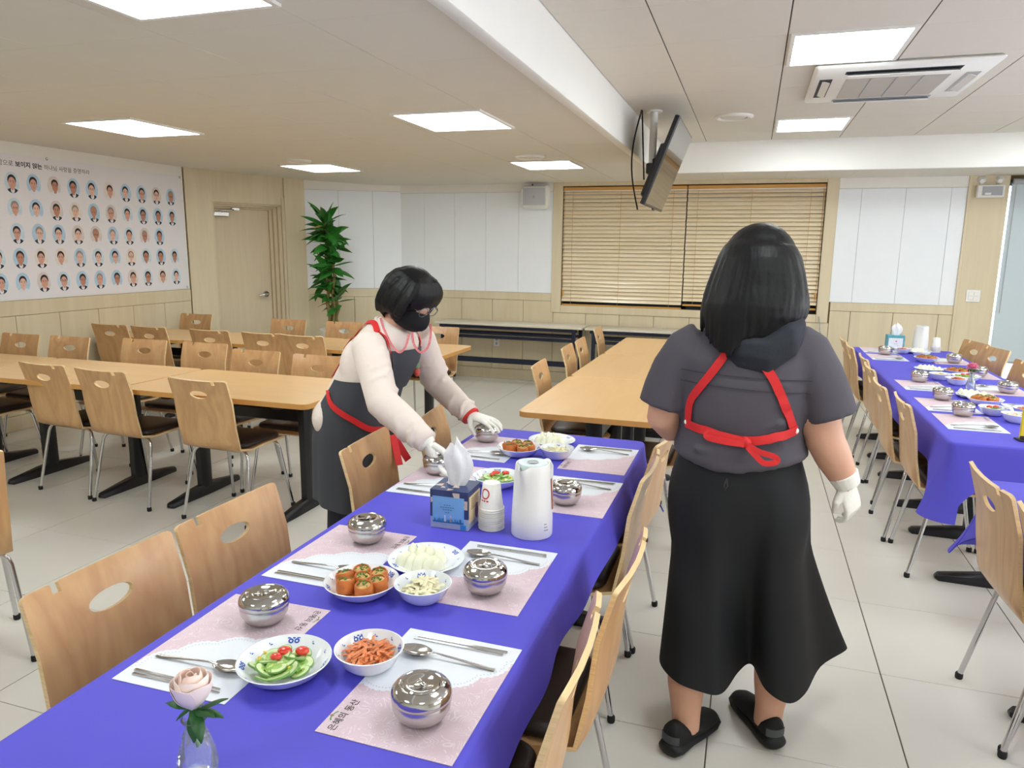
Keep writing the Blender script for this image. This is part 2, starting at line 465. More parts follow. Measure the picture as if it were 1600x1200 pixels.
# window frame of the blind
for nm, a in (('window_jamb', (-2.225, WX0, 0.835, ZLO + 0.01)), ('window_jamb', (WX1, 0.785, 0.835, ZLO + 0.01)),
              ('window_sill', (WX0, WX1, 0.835, WZ0)), ('window_head', (WX0, WX1, WZ1, ZLO + 0.01))):
    wpan(nm, M_WOOD, wb, FB, *a, 0.024, 0.0008)
w1 = MB().bb(WX0, WX1, YB + 0.12, YB + 0.126, WZ0, WZ1).build('window_1', M_DARK, None); tag(w1, 'dark glass behind the wooden blind', None, kind='structure')
MB().bb(WX0, WX1, YB + 0.10, YB + 0.13, WZ0, WZ0 + 0.04).bb(-0.74, -0.69, YB + 0.10, YB + 0.13, WZ0, WZ1).build('window_frame', M_NAVY, w1)
w2 = MB().bb(GX0, GX1, YB + 0.12, YB + 0.126, GZ0, GZ1).build('window_2', M_GLASS, None); tag(w2, 'bright window behind the grey roller blind', None, kind='structure')
MB().bb(GX0, GX1, YB + 0.08, YB + 0.15, GZ0, GZ0 + 0.04).bb(GX0, GX1, YB + 0.08, YB + 0.15, GZ1 - 0.04, GZ1).build('window_frame', M_PLW, w2)

# ---- chamfered corner wall and door wall
def wall_frame(A, B):
    t = (B - A).normalized(); return (A, t, Vector((t.y, -t.x, 0)))
wc = thing('wall_corner', None, None); tag(wc, 'angled white and beige wall behind the potted plant', None, kind='structure')
FC = wall_frame(PB, PC); LC = (PC - PB).length
def core(fr, L, h, parent, M):
    O, t, n = fr
    mb = MB().bb(0, L, 0, 0.15, 0, h)
    me = mb.mesh('wall_core', M); me.transform(Matrix(((t.x, -n.x, 0, O.x), (t.y, -n.y, 0, O.y), (0, 0, 1, 0), (0, 0, 0, 1))))
    return put('wall_core', me, parent)
core(FC, LC + 0.05, ZLO + 0.12, wc, M_GROOVE)
for a, b in zip([0, 0.42, 0.83], [0.42, 0.83, LC]):
    wpan('white_board', M_WHITE, wc, FC, a, b, 1.06, 2.235, 0.010, 0.0012, 0.001)
wpan('cornice', M_WALLW, wc, FC, 0, LC + 0.004, 2.235, ZLO + 0.06, 0.018, 0.001)
wpan('rail', M_WOOD, wc, FC, 0, LC, 0.955, 1.06, 0.016, 0.001)
for a, b in zip([0, 0.58], [0.58, LC]):
    wpan('wainscot_board', M_WOOD, wc, FC, a, b, 0.125, 0.955, 0.012)
wpan('baseboard_corner', M_WOOD, wc, FC, 0, LC, 0, 0.125, 0.022, 0.001)

wd = thing('wall_door', None, None); tag(wd, 'beige wood wall holding the door', None, kind='structure')
FD = wall_frame(PA, PB); LD = (PB - PA).length
O_, t_, n_ = FD
MD = Matrix(((t_.x, -n_.x, 0, O_.x), (t_.y, -n_.y, 0, O_.y), (0, 0, 1, 0), (0, 0, 0, 1)))
mb = MB().bb(0, 0.30, 0, 0.25, 0, ZLO + 0.14).bb(1.10, LD, 0, 0.25, 0, ZLO + 0.14).bb(0.30, 1.10, 0, 0.25, 2.03, ZLO + 0.14)
me = mb.mesh('wall_core', M_WOOD); me.transform(MD); put('wall_core', me, wd)
wpan('pillar', M_WOOD, wd, FD, 0.0, 0.285, 0, 2.42, 0.03, 0.001)
wpan('pillar', M_WOOD, wd, FD, 1.135, LD + 0.015, 0, 2.40, 0.03, 0.001)
wpan('lintel', M_WOOD, wd, FD, 0.285, 1.135, 2.035, 2.41, 0.012, 0.001)
d1 = thing('door_1', None, None); tag(d1, 'beige wooden door with lever handle', None, kind='structure')
def dpart(name, mb, M, parent=None, ang=0.75):
    me = mb.mesh(name, M, True, ang); me.transform(MD); return put(name, me, parent or d1)
leaf = dpart('door_leaf', MB().cbox(0.305, 0.985, 0.10, 0.14, 0.01, 1.975, 0.003), M_DOORW)
dpart('door_frame', MB().cbox(0.285, 0.305, -0.02, 0.16, 0, 2.04, 0.002).cbox(0.985, 1.02, 0.07, 0.16, 0, 2.04, 0.002).cbox(1.02, 1.06, 0.035, 0.16, 0, 2.04, 0.002)
      .cbox(1.06, 1.10, 0.0, 0.16, 0, 2.04, 0.002).cbox(1.10, 1.135, -0.025, 0.1, 0, 2.12, 0.002)
      .cbox(0.305, 1.10, 0.0, 0.16, 2.015, 2.04, 0.002).cbox(0.305, 1.06, 0.035, 0.16, 1.995, 2.015, 0.002).cbox(0.305, 1.02, 0.07, 0.16, 1.975, 1.995, 0.002), M_DOORW)
hd = MB(); RX = Matrix.Rotation(PI / 2, 4, 'X')
hd.lathe([(0.0, -0.014), (0.032, -0.014), (0.036, -0.006), (0.036, 0.0)], 20, mi=0, M=Matrix.Translation((0.915, 0.10, 1.0)) @ Matrix.Rotation(-PI / 2, 4, 'X') @ Matrix.Scale(1, 4))
hd.tube([(0.915, 0.10, 1.0), (0.915, 0.045, 1.0), (0.90, 0.035, 1.0), (0.86, 0.035, 0.998), (0.80, 0.040, 0.99)], [0.012, 0.012, 0.013, 0.012, 0.008], 10)
dpart('lever_handle', hd, M_CHROME, leaf)
dpart('door_closer', MB().cbox(0.31, 0.50, 0.045, 0.098, 1.885, 1.935, 0.006).tube([(0.40, 0.06, 1.94), (0.52, 0.0, 1.955), (0.57, 0.06, 1.965)], 0.008, 8).cbox(0.53, 0.62, 0.03, 0.075, 1.955, 1.985, 0.004), M_STEEL, leaf)
wpan('white_board', M_DOORW, wd, FD, 0.3, 1.1, 0.0, 0.006, 0.01, 0.0)

# ---- left wall with wainscot
wl = thing('wall_left', None, None); tag(wl, 'left wall, white above a beige panelled wainscot', None, kind='structure')
FL = (Vector((XL, YR, 0)), Vector((0, 1, 0)), Vector((1, 0, 0)))
LL = PA.y - YR
core(FL, LL, 2.45, wl, M_GROOVE)
wpan('upper_wall', M_WALLW, wl, FL, 0, LL - 0.012, 1.09, 2.42, 0.006, 0.001)
wpan('rail', M_WOOD, wl, FL, 0, LL - 0.012, 0.965, 1.09, 0.016, 0.001)
yy = [4.05 - YR, 4.46 - YR, 4.87 - YR, 5.28 - YR, 5.69 - YR, 6.10 - YR, LL - 0.012]
for a, b in zip(yy, yy[1:]):
    wpan('wainscot_board', M_WOOD, wl, FL, a, b, 0.125, 0.965, 0.012)
wpan('wainscot_field', M_WOOD, wl, FL, 0, yy[0], 0.125, 0.965, 0.012)
wpan('baseboard_left', M_WOOD, wl, FL, 0, LL, 0, 0.125, 0.022, 0.001)

# ---- walls the photo does not show (they close the room and the right one has openings added for daylight)
wr = thing('wall_right', None, None); tag(wr, 'right wall with window openings added for daylight', None, kind='structure')
mb = MB().bb(XR, XR + 0.2, YR, YB + 0.2, 0, 0.9).bb(XR, XR + 0.2, YR, YB + 0.2, 2.2, 2.75)
for y0, y1 in ((YR, -0.6), (2.0, 3.0), (5.6, YB + 0.2)):
    mb.bb(XR, XR + 0.2, y0, y1, 0.9, 2.2)
mb.build('wall_core', M_WALLW, wr)
wq = MB().bb(XL - 0.2, XR + 0.2, YR - 0.2, YR, 0, 2.75).build('wall_rear', M_WALLW); tag(wq, 'white wall behind the camera', None, kind='structure')
MB().bb(XL - 0.15, XL, YR, PA.y + 0.1, 2.44, 2.8).build('wall_cap', M_WALLW, wl)
# ------------------------------------------------------------------ ceiling fixtures
lamps = [  # x, y, z, w, d, label
    (-1.725, 1.77, ZLO, 'bright square ceiling light cut by the top edge of the photo, upper left'),
    (-1.735, 4.17, ZLO, 'bright square ceiling light nearest the long beam, low ceiling'),
    (-3.86, 3.90, ZLO, 'bright square ceiling light nearest the portrait banner'),
    (-4.00, 6.28, ZLO, 'small bright ceiling light in front of the tall potted plant'),
    (-1.80, 6.48, ZLO, 'small bright ceiling light above the wall loudspeaker'),
    (0.375, 4.23, ZHI, 'bright square ceiling light just in front of the air conditioner'),
    (0.375, 6.62, ZHI, 'smaller bright ceiling light just beyond the air conditioner'),
    (-3.86, 1.50, ZLO, 'added ceiling light over the near left of the room, outside the photo'),  # from here on: unseen lamps, added to light the room
    (0.375, 1.60, ZHI, 'added ceiling light over the camera on the right, outside the photo'),
    (2.35, 4.23, ZHI, 'ceiling light over the right side of the room, outside the photo'),
    (2.35, 1.60, ZHI, 'added ceiling light over the near right of the room, outside the photo'),
    (-1.735, -0.6, ZLO, 'added ceiling light behind the camera on the left, outside the photo'),
    (0.375, -0.8, ZHI, 'added ceiling light behind the camera on the right, outside the photo'),
    (2.35, 6.62, ZHI, 'added ceiling light at the far right of the room, outside the photo'),
]
protoL = thing('ceiling_light', '', 'light', group='square ceiling lights')
fm = MB(); W_, D_ = 0.51, 0.585
for a in ((-W_ / 2 - 0.02, W_ / 2 + 0.02, -D_ / 2 - 0.02, -D_ / 2), (-W_ / 2 - 0.02, W_ / 2 + 0.02, D_ / 2, D_ / 2 + 0.02), (-W_ / 2 - 0.02, -W_ / 2, -D_ / 2, D_ / 2), (W_ / 2, W_ / 2 + 0.02, -D_ / 2, D_ / 2)):
    fm.bb(*a, -0.010, 0.0)
fm.build('light_frame', M_PLW, protoL)
MB().bb(-W_ / 2, W_ / 2, -D_ / 2, D_ / 2, -0.007, -0.001).build('diffuser', M_LAMP, protoL, smooth=False)
reg(protoL)
for x, y, z, lb in lamps:
    place(protoL, (x, y, z), 0, lb, USED)

def ring_vent(x, y, z, r, lb):
    t = thing('ceiling_vent', lb, 'vent', (x, y, z), group='round ceiling vents')
    MB().lathe([(r * 0.72, 0), (r * 0.70, -0.012), (r * 0.86, -0.020), (r, -0.010), (r, 0)], 36, caps=False).build('ring', M_PLW, t)
    MB().lathe([(0.001, -0.012), (r * 0.62, -0.012), (r * 0.66, -0.006), (r * 0.66, 0.0)], 36).build('disc', M_CEIL, t)
ring_vent(-0.215, 6.09, ZHI, 0.145, 'round ceiling vent left of the smaller light past the air conditioner')
ring_vent(-1.78, 5.86, ZLO, 0.125, 'flat round ceiling vent behind the light above the wall loudspeaker')
ring_vent(-3.86, 5.70, ZLO, 0.11, 'faint round ceiling vent behind the light near the plant')

# cassette air conditioner
ac = thing('air_conditioner', 'white ceiling cassette air conditioner with grey grille and louvres', 'air conditioner', (0.715, 5.06, ZHI))
body = MB(); body.cbox(-0.46, 0.46, -0.50, 0.50, -0.028, 0.0, 0.012); body.build('housing', M_PLW, ac)
g = MB().bb(-0.27, 0.27, -0.20, 0.36, -0.0305, -0.026)
gr = g.build('intake_grille', mat('grille_mesh', S(186, 182, 174), 0.6, var=0.03, scale=300), ac)
for k in range(3):
    x = -0.135 + 0.135 * k
    MB().bb(x - 0.004, x + 0.004, -0.20, 0.36, -0.033, -0.029).build('grille_rib', M_PLG, gr)
for x in (-0.38, 0.38):
    s_ = MB().bb(x - 0.035, x + 0.035, -0.22, 0.30, -0.0295, -0.02).build('side_slot', M_DARK if x < 0 else M_PLG, ac)
    MB().box((0, 0, 0), (0.045, 0.42, 0.006), M=Matrix.Translation((x + 0.004, 0.04, -0.034)) @ Matrix.Rotation(0.35, 4, 'Y')).build('louvre', M_PLW, s_)
for y in (-0.36, 0.43):
    s_ = MB().bb(-0.29, 0.29, y - 0.035, y + 0.035, -0.0295, -0.02).build('air_slot', M_DARK if y < 0 else M_PLG, ac)
    MB().box((0, 0, 0), (0.56, 0.045, 0.006), M=Matrix.Translation((0, y + 0.012, -0.036)) @ Matrix.Rotation(0.5, 4, 'X')).build('louvre', M_PLW, s_)
MB().bb(-0.05, 0.05, -0.262, -0.252, -0.0290, -0.0275).build('maker_mark', M_PLG, ac)

# television on a ceiling pole
tv = thing('television', 'black flat television tilted down from a ceiling pole', 'television', (-0.66, 5.72, ZHI))
TVM = Matrix.Translation((0.02, 0.0, -0.42)) @ Matrix.Rotation(0.355, 4, 'Y')     # screen normal +X, tipped down
TH, TW = 0.625, 1.0
cabinet = MB().cbox(-0.035, 0.0, -TW / 2, TW / 2, -TH / 2, TH / 2, 0.006, M=TVM).cbox(-0.075, -0.03, -TW * 0.38, TW * 0.38, -TH * 0.42, TH * 0.2, 0.012, M=TVM).build('cabinet', M_BLACK, tv)
MB().bb(0.0, 0.002, -TW / 2 + 0.012, TW / 2 - 0.012, -TH / 2 + 0.018, TH / 2 - 0.012, M=TVM).build('screen', M_SCREEN, tv)
MB().bb(-0.005, 0.004, -0.05, 0.05, -TH / 2 - 0.012, -TH / 2 + 0.002, M=TVM).build('sensor', M_BLACK, tv)
MB().lathe([(0.028, -0.40), (0.028, 0.0)], 16, c=(-0.115, 0, 0)).lathe([(0.06, -0.012), (0.06, 0.0)], 20, c=(-0.115, 0, 0)).build('pole', M_PLW, tv)
MB().cbox(-0.15, -0.03, -0.07, 0.07, -0.46, -0.38, 0.008).cbox(-0.09, -0.05, -0.18, 0.18, -0.50, -0.36, 0.006).build('bracket', M_BLACK, tv)
for k, dx in enumerate((0.0, 0.035)):
    P = []
    for i in range(13):
        u = i / 12
        P.append((-0.20 + dx * u - 0.06 * math.sin(PI * u) * (1 - k), -0.06 + 0.02 * k, -0.0 - 0.72 * u if k == 0 else -0.5 * u))
    MB().tube(P, 0.006, 6).build('cable', M_RUBBER, tv)

# wall loudspeaker, emergency light, switch, socket
sp = thing('wall_speaker', 'white wall loudspeaker with grey front above the white boards', 'speaker', (-2.41, YB - 0.018, 2.15))
MB().loft([[(x * k, y, z * k) for x, z in ((-0.16, -0.10), (-0.13, -0.135), (0.13, -0.135), (0.16, -0.10), (0.165, 0.09), (0.14, 0.125), (-0.14, 0.125), (-0.165, 0.09))] for y, k in ((0.0, 0.8), (-0.08, 1.0), (-0.13, 0.97), (-0.15, 0.88))]).build('case', M_PLW, sp)
MB().sheet([[(-0.13 + 0.26 * i / 8, -0.152 - 0.012 * math.sin(PI * i / 8), -0.095 + 0.19 * j / 4) for j in range(5)] for i in range(9)], -0.006).build('front_cloth', mat('speaker_cloth', S(188, 190, 194), 0.8, var=0.05, scale=400), sp)
MB().cbox(-0.012, 0.012, -0.172, -0.160, -0.02, 0.012, 0.002).build('badge', M_PLG, sp)
MB().tube([(-0.06, -0.02, 0.12), (-0.06, -0.02, 0.15)], 0.008, 6).build('bracket', M_BLACK, sp)

em = thing('emergency_light', 'white emergency light box with two lamps on the beige pillar', 'emergency light', (2.115, YB - 0.024, 2.17))
MB().cbox(-0.115, 0.115, -0.06, 0.0, -0.07, 0.05, 0.006).build('box', M_PLW, em)
MB().bb(-0.075, 0.095, -0.063, -0.058, -0.05, 0.035).build('front_plate', M_PLG, em)
MB().bb(-0.05, 0.0, -0.066, -0.06, -0.045, -0.025).build('label_strip', M_PLW, em)
for s_ in (-1, 1):
    MB().lathe([(0.02, 0), (0.045, -0.03), (0.048, -0.05), (0.0, -0.052)], 16, M=Matrix.Translation((0.075 * s_, -0.02, 0.085)) @ Matrix.Rotation(-PI / 2 + 0.3, 4, 'X') @ Matrix.Rotation(PI, 4, 'X')).build('lamp_head', M_PLW, em)
sw = thing('light_switch', 'white wall switch plate with four rockers on the pillar', 'switch', (2.09, YB - 0.023, 1.16))
MB().cbox(-0.062, 0.062, -0.010, 0, -0.06, 0.06, 0.003).build('plate', M_PLW, sw)
for i in (-1, 1):
    for j in (-1, 1):
        MB().cbox(i * 0.023 - 0.02, i * 0.023 + 0.02, -0.015, -0.008, j * 0.02 - 0.017, j * 0.02 + 0.017, 0.002).build('rocker', M_WALLW, sw)
so = thing('wall_socket', 'small white wall socket under the folding table', 'socket', (-2.90, YB - 0.013, 0.455))
MB().cbox(-0.036, 0.036, -0.010, 0, -0.06, 0.06, 0.003).build('plate', M_PLW, so)
for j in (-0.025, 0.025):
    MB().lathe([(0.018, -0.002), (0.018, 0.0)], 14, M=Matrix.Translation((0, -0.011, j)) @ Matrix.Rotation(PI / 2, 4, 'X')).build('outlet', M_PLG, so)
cb = MB().tube([(0.70, YB - 0.035, 0.90), (0.72, YB - 0.04, 0.75), (0.80, YB - 0.04, 0.55), (0.93, YB - 0.05, 0.30), (0.98, YB - 0.06, 0.02)], 0.006, 6).build('blind_cord', M_PLG)
tag(cb, 'thin grey cord running down the wall below the blind', 'cord')

# ------------------------------------------------------------------ wooden venetian blinds
def slat_mesh(L):
    P = []
    for i in range(2):
        row = []
        for j in range(5):
            a = (j / 4 - 0.5)
            row.append((-L / 2 + L * i, a * 0.048, 0.0022 * (1 - (2 * a) ** 2)))
        P.append(row)
    return MB().sheet(P, 0.0028).mesh('slat', M_SLAT)
def blind(x0, x1, zb, lb):
    t = thing('venetian_blind', lb, 'blind', ((x0 + x1) / 2, YB + 0.018, 0), group='wooden venetian blinds')
    L = x1 - x0 - 0.012; me = slat_mesh(L); zt = 2.215; n = int((zt - zb) / 0.0435)
    for k in range(n):
        o = put('slat', me, t, (random.Random(k).uniform(-.002, .002), 0, zt - 0.015 - k * (zt - zb - 0.02) / n))
        o.rotation_euler = (math.radians(60 + random.Random(k * 7 + int(x0 * 9)).uniform(-5, 5)), random.Random(k + 50).uniform(-.0012, .0012), 0)
    MB().cbox(-L / 2, L / 2, -0.012, 0.012, zb - 0.026, zb - 0.004, 0.004).build('bottom_rail', M_RAILW, t)
    MB().cbox(-L / 2, L / 2, -0.025, 0.025, zt + 0.006, zt + 0.045, 0.003).build('head_rail', M_RAILW, t)
    MB().bb(-L / 2, L / 2, -0.032, -0.026, zt - 0.004, zt + 0.006).build('head_trim', M_PLW, t)
    for fx in (-0.42, -0.02, 0.40):
        MB().tube([(fx * L, -0.026, zt), (fx * L, -0.026, zb - 0.01)], 0.0018, 4).build('ladder_cord', M_RAILW, t)
    sx_ = -L / 2 + 0.02 if x0 < -1 else L / 2 - 0.02
    MB().tube([(sx_, -0.04, zt), (sx_, -0.04, zb + 0.14)], 0.002, 4).lathe([(0.004, 0.0), (0.011, 0.01), (0.011, 0.06), (0.004, 0.07)], 10, c=(sx_, -0.04, zb + 0.09)).build('pull_cord', M_RAILW, t)
    return t
random.seed(3)
blind(WX0, -0.725, 0.942, 'wooden venetian blind on the left half of the window, hanging lower')
blind(-0.725, WX1, 0.985, 'wooden venetian blind on the right half of the window, behind the dark-haired person')
rb = thing('roller_blind', 'grey roller blind pulled nearly down at the far right', 'blind', (0, YB - 0.035, 0))
MB().bb(2.292, 3.85, -0.001, 0.001, 0.52, 2.235).build('cloth', M_ROLLER, rb)
MB().tube([(2.30, 0.0, 2.25), (3.86, 0.0, 2.25)], 0.028, 14).build('roller', M_PLG, rb)
MB().cbox(2.289, 3.853, -0.008, 0.008, 0.508, 0.528, 0.003).build('bottom_bar', M_PLG, rb)
MB().tube([(2.325, -0.02, 2.24), (2.325, -0.02, 1.0)], 0.003, 6).build('chain', M_PLG, rb)

# ------------------------------------------------------------------ portrait banner on the left wall
bn = thing('banner', 'large white printed banner with five rows of small oval portraits', 'banner', (XL + 0.012, 0, 0))
MB().bb(-0.004, 0.0, 2.0, 6.46, 1.10, 2.285).build('sheet', M_PRINT, bn)
RXT = Matrix(((0, 0, 1, 0), (1, 0, 0, 0), (0, 1, 0, 0), (0, 0, 0, 1)))  # text plane -> wall (reading along +Y, up z)
def btext(s, y, z, size, bold):
    me = text_mesh('lettering', s, size, M_INK, bold); w = max(v.co.x for v in me.vertices)
    me.transform(RXT); put('lettering', me, bn, (0.0006, y, z)); return y + w
btext('함으로', 4.452, 2.190, 0.050, 0.0)
yb_ = btext('보이지 않는', 4.605, 2.190, 0.050, 0.0016)
btext('하나님 사랑을 증명하라', yb_ + 0.015, 2.190, 0.047, 0.0)
BG = [mat('print_blue', S(184, 212, 234), 0.6, var=0.1, scale=20), mat('print_sky', S(206, 224, 236), 0.6, var=0.1, scale=20), mat('print_pale', S(222, 212, 208), 0.6, var=0.1, scale=20), mat('print_cream', S(232, 224, 214), 0.6, var=0.08, scale=20)]
SK = [mat('print_skin_a', S(216, 164, 146), 0.6, var=0.08, scale=30), mat('print_skin_b', S(230, 188, 170), 0.6, var=0.08, scale=30), mat('print_skin_c', S(192, 136, 114), 0.6, var=0.08, scale=30)]
HR = [mat('print_hair', S(38, 34, 40), 0.6), mat('print_hair_grey', S(150, 144, 140), 0.6)]
SU = [mat('print_suit', S(40, 42, 56), 0.6), mat('print_suit_b', S(66, 60, 70), 0.6)]
SH = mat('print_shirt', S(226, 228, 236), 0.6)
PR = random.Random(11)
def disc(mb, cy, cz, ry, rz, x, mi, n=20, fy=None):
    vs = [(x, cy + ry * math.cos(2 * PI * i / n), cz + rz * math.sin(2 * PI * i / n)) for i in range(n)]
    if fy: vs = [fy(v) for v in vs]
    mb.add(vs, [tuple(range(n))], mi)
def clip(v):
    x, y, z = v; k = math.hypot(y / 0.064, z / 0.086)
    return (x, y / k, z / k) if k > 1 else v
prow = [(2.055, 10, 4.56, 0), (1.848, 10, 4.56, 0), (1.645, 9, 4.56, 0), (1.44, 11, 4.367, 0), (1.235, 11, 4.367, 0)]
for z, n, y0, _ in prow:
    for k in range(n):
        mb = MB(); hr_ = 1 if PR.random() < 0.14 else 0; bald = PR.random() < 0.1
        sz = PR.uniform(0.92, 1.06); tx = PR.uniform(-0.006, 0.006)
        disc(mb, 0, 0, 0.064, 0.086, 0.0006, 0, 28)
        disc(mb, 0, -0.082, 0.056, 0.038, 0.0009, 1, 24, clip)
        disc(mb, 0, -0.060, 0.018, 0.026, 0.0012, 2, 12, clip)
        disc(mb, tx, 0.018, 0.036 * sz, 0.044 * sz, 0.0012, 3, 20)                       # hair
        disc(mb, tx, -0.045, 0.014, 0.018, 0.0013, 4, 10)                                # neck
        disc(mb, tx, -0.004 + (0.014 if bald else 0), 0.0305 * sz, 0.046 * sz, 0.0015, 4, 20)  # face
        for sgn in (-1, 1):
            disc(mb, tx + sgn * 0.0125, 0.004, 0.0065, 0.0022, 0.0018, 5, 8)
            disc(mb, tx + sgn * 0.0125, 0.013, 0.0085, 0.0016, 0.0018, 3, 8)
        disc(mb, tx, -0.026, 0.009, 0.002, 0.0018, 6, 8); disc(mb, tx, -0.010, 0.004, 0.003, 0.0018, 6, 8)
        if PR.random() < 0.4:
            for sgn in (-1, 1):
                mb.add([(0.002, tx + sgn * 0.0135 + r_ * math.cos(a) * 1.0, 0.003 + r_ * 0.75 * math.sin(a)) for r_ in (0.0115, 0.0098) for a in [2 * PI * i / 12 for i in range(12)]],
                       [(i, (i + 1) % 12, 12 + (i + 1) % 12, 12 + i) for i in range(12)], 5)
        bgm = BG[PR.choice([0, 0, 0, 1, 1, 2, 3])]; skm = PR.choice(SK); ink = HR[0]
        o = mb.build('portrait', [bgm, PR.choice(SU + [SH]), SH, HR[hr_], skm, ink, SK[2]], bn, smooth=False)
        o.location = (0.0, y0 + 0.1925 * k, z)
for y, z in ((6.44, 2.27), (6.44, 1.115), (4.9, 2.28)):
    MB().lathe([(0.006, 0), (0.010, 0.002), (0.012, 0)], 12, caps=False, M=Matrix.Translation((0.001, y, z)) @ Matrix.Rotation(PI / 2, 4, 'Y')).build('eyelet', M_STEEL, bn)

# ------------------------------------------------------------------ chairs
M_PLY = grain('chair_plywood', S(218, 176, 124), S(188, 140, 94), 0.34, 1.4, (4, 4, 0.9), 5.0, coat=0.25)
M_PLYE = mat('plywood_edge', S(226, 196, 148), 0.5, var=0.14, scale=14, stretch=(1, 1, 14))
M_SEAT = mat('brown_leatherette', S(48, 38, 34), 0.42, var=0.06, bump=0.05, bscale=220)
CH = 0.85
def chair_profile(t):
    """t in [0,1] from seat front to back top -> (y, z) of the shell's upper face"""
    pts = [(0.205, 0.432), (0.18, 0.447), (0.10, 0.450), (0.0, 0.446), (-0.10, 0.440), (-0.155, 0.441), (-0.192, 0.452), (-0.214, 0.478), (-0.224, 0.52),
           (-0.234, 0.60), (-0.248, 0.70), (-0.268, 0.79), (-0.290, CH)]
    ds = [0]
    for a, b in zip(pts, pts[1:]): ds.append(ds[-1] + math.hypot(a[0] - b[0], a[1] - b[1]))
    L = ds[-1]; s = t * L
    for k in range(len(pts) - 1):
        if s <= ds[k + 1] + 1e-9:
            u = (s - ds[k]) / (ds[k + 1] - ds[k]); p0 = pts[max(k - 1, 0)]; p1 = pts[k]; p2 = pts[k + 1]; p3 = pts[min(k + 2, len(pts) - 1)]
            f = lambda i: 0.5 * (2 * p1[i] + (p2[i] - p0[i]) * u + (2 * p0[i] - 5 * p1[i] + 4 * p2[i] - p3[i]) * u * u + (3 * p1[i] - p0[i] - 3 * p2[i] + p3[i]) * u ** 3)
            return f(0), f(1)
    return pts[-1]
PLEN = 0.90
def make_chair():
    hw = 0.200
    # flat outline in (s across, t along): hole and notch cut out
    def corner(cx, cy, r, a0, n=5): return [(cx + r * math.cos(a0 + PI / 2 * i / n), cy + r * math.sin(a0 + PI / 2 * i / n)) for i in range(n + 1)]
    Lx = PLEN
    out = corner(hw - 0.045, 0.045, 0.045, -PI / 2) + [(hw, 0.25), (hw + 0.002, 0.35), (hw, 0.45), (hw, 0.6), (hw, 0.75)]
    out += corner(hw - 0.022, Lx - 0.022, 0.022, 0)
    nx = 0.118; nw = 0.011; nd = 0.032        # notch toward +x half of the top edge
    out += [(nx + nw + 0.004, Lx), (nx + nw, Lx - 0.004), (nx + nw, Lx - nd), (nx - nw, Lx - nd), (nx - nw, Lx - 0.004), (nx - nw - 0.004, Lx), (0.05, Lx), (-0.02, Lx), (-0.1, Lx)]
    out += corner(-hw + 0.022, Lx - 0.022, 0.022, PI / 2) + [(-hw, 0.75), (-hw, 0.6), (-hw, 0.45), (-hw - 0.002, 0.35), (-hw, 0.25)]
    out += corner(-hw + 0.045, 0.045, 0.045, PI)
    hole = [(0.060 * math.cos(2 * PI * i / 22), Lx - 0.098 + 0.027 * math.sin(2 * PI * i / 22)) for i in range(22)]
    def inside(poly, x, y):
        c = False
        for i in range(len(poly)):
            x1, y1 = poly[i]; x2, y2 = poly[i - 1]
            if (y1 > y) != (y2 > y) and x < (x2 - x1) * (y - y1) / (y2 - y1) + x1: c = not c
        return c
    pts = out + hole; no = len(out)
    edges = [(i, (i + 1) % no) for i in range(no)] + [(no + i, no + (i + 1) % len(hole)) for i in range(len(hole))]
    inner = []
    for k in range(1, 27):
        t = Lx * k / 27
        for i in range(-3, 4):
            x = i * 0.058
            if abs(x) < hw - 0.012 and math.hypot(x / 0.07, (t - (Lx - 0.098)) / 0.037) > 1.0 and not (abs(x - nx) < 0.02 and t > Lx - 0.045):
                inner.append((x, t))
    V, E, F, *_ = delaunay_2d_cdt([Vector(p) for p in pts + inner], edges, [], 0, 1e-6)
    F = [f for f in F if inside(out, *(sum((V[i] for i in f), Vector((0, 0))) / 3)) and not inside(hole, *(sum((V[i] for i in f), Vector((0, 0))) / 3))]
    th = 0.012
    def m3(p, off):
        s, t = p; u = min(max(t / Lx, 0), 1); y, z = chair_profile(u)
        y2, z2 = chair_profile(min(u + 0.01, 1)); y1, z1 = chair_profile(max(u - 0.01, 0))
        ty, tz = y2 - y1, z2 - z1; l = math.hypot(ty, tz) or 1; ny, nz = tz / l, -ty / l     # normal toward sitter
        bk = min(max((u - 0.45) / 0.3, 0), 1)
        dish = 0.016 * bk * (s / 0.2) ** 2           # back wraps round the sitter
        return (s, y + ny * (off + dish), z + nz * (off + dish))
    mb = MB(); n = len(V)
    vs = [m3(p, 0) for p in V] + [m3(p, -th) for p in V]
    # orientation
    fs = []
    for f in F:
        a, b, c = [V[i] for i in f]
        if (b - a).cross(c - a) < 0: f = tuple(reversed(f))
        fs.append(tuple(f))
    mb.add(vs, fs + [tuple(i + n for i in reversed(f)) for f in fs], 0)
    cnt = {}
    for f in fs:
        for i in range(3):
            e = (f[i], f[(i + 1) % 3]); cnt[e] = 1
    rim = [(b, a, a + n, b + n) for (a, b) in cnt if (b, a) not in cnt]
    o0 = len(mb.f); mb.f += rim; mb.m += [1] * len(rim)
    t = thing('plywood_chair', '', 'chair')
    mb.build('seat_shell', [M_PLY, M_PLYE], t, ang=0.9)
    # upholstered pad
    pad = []
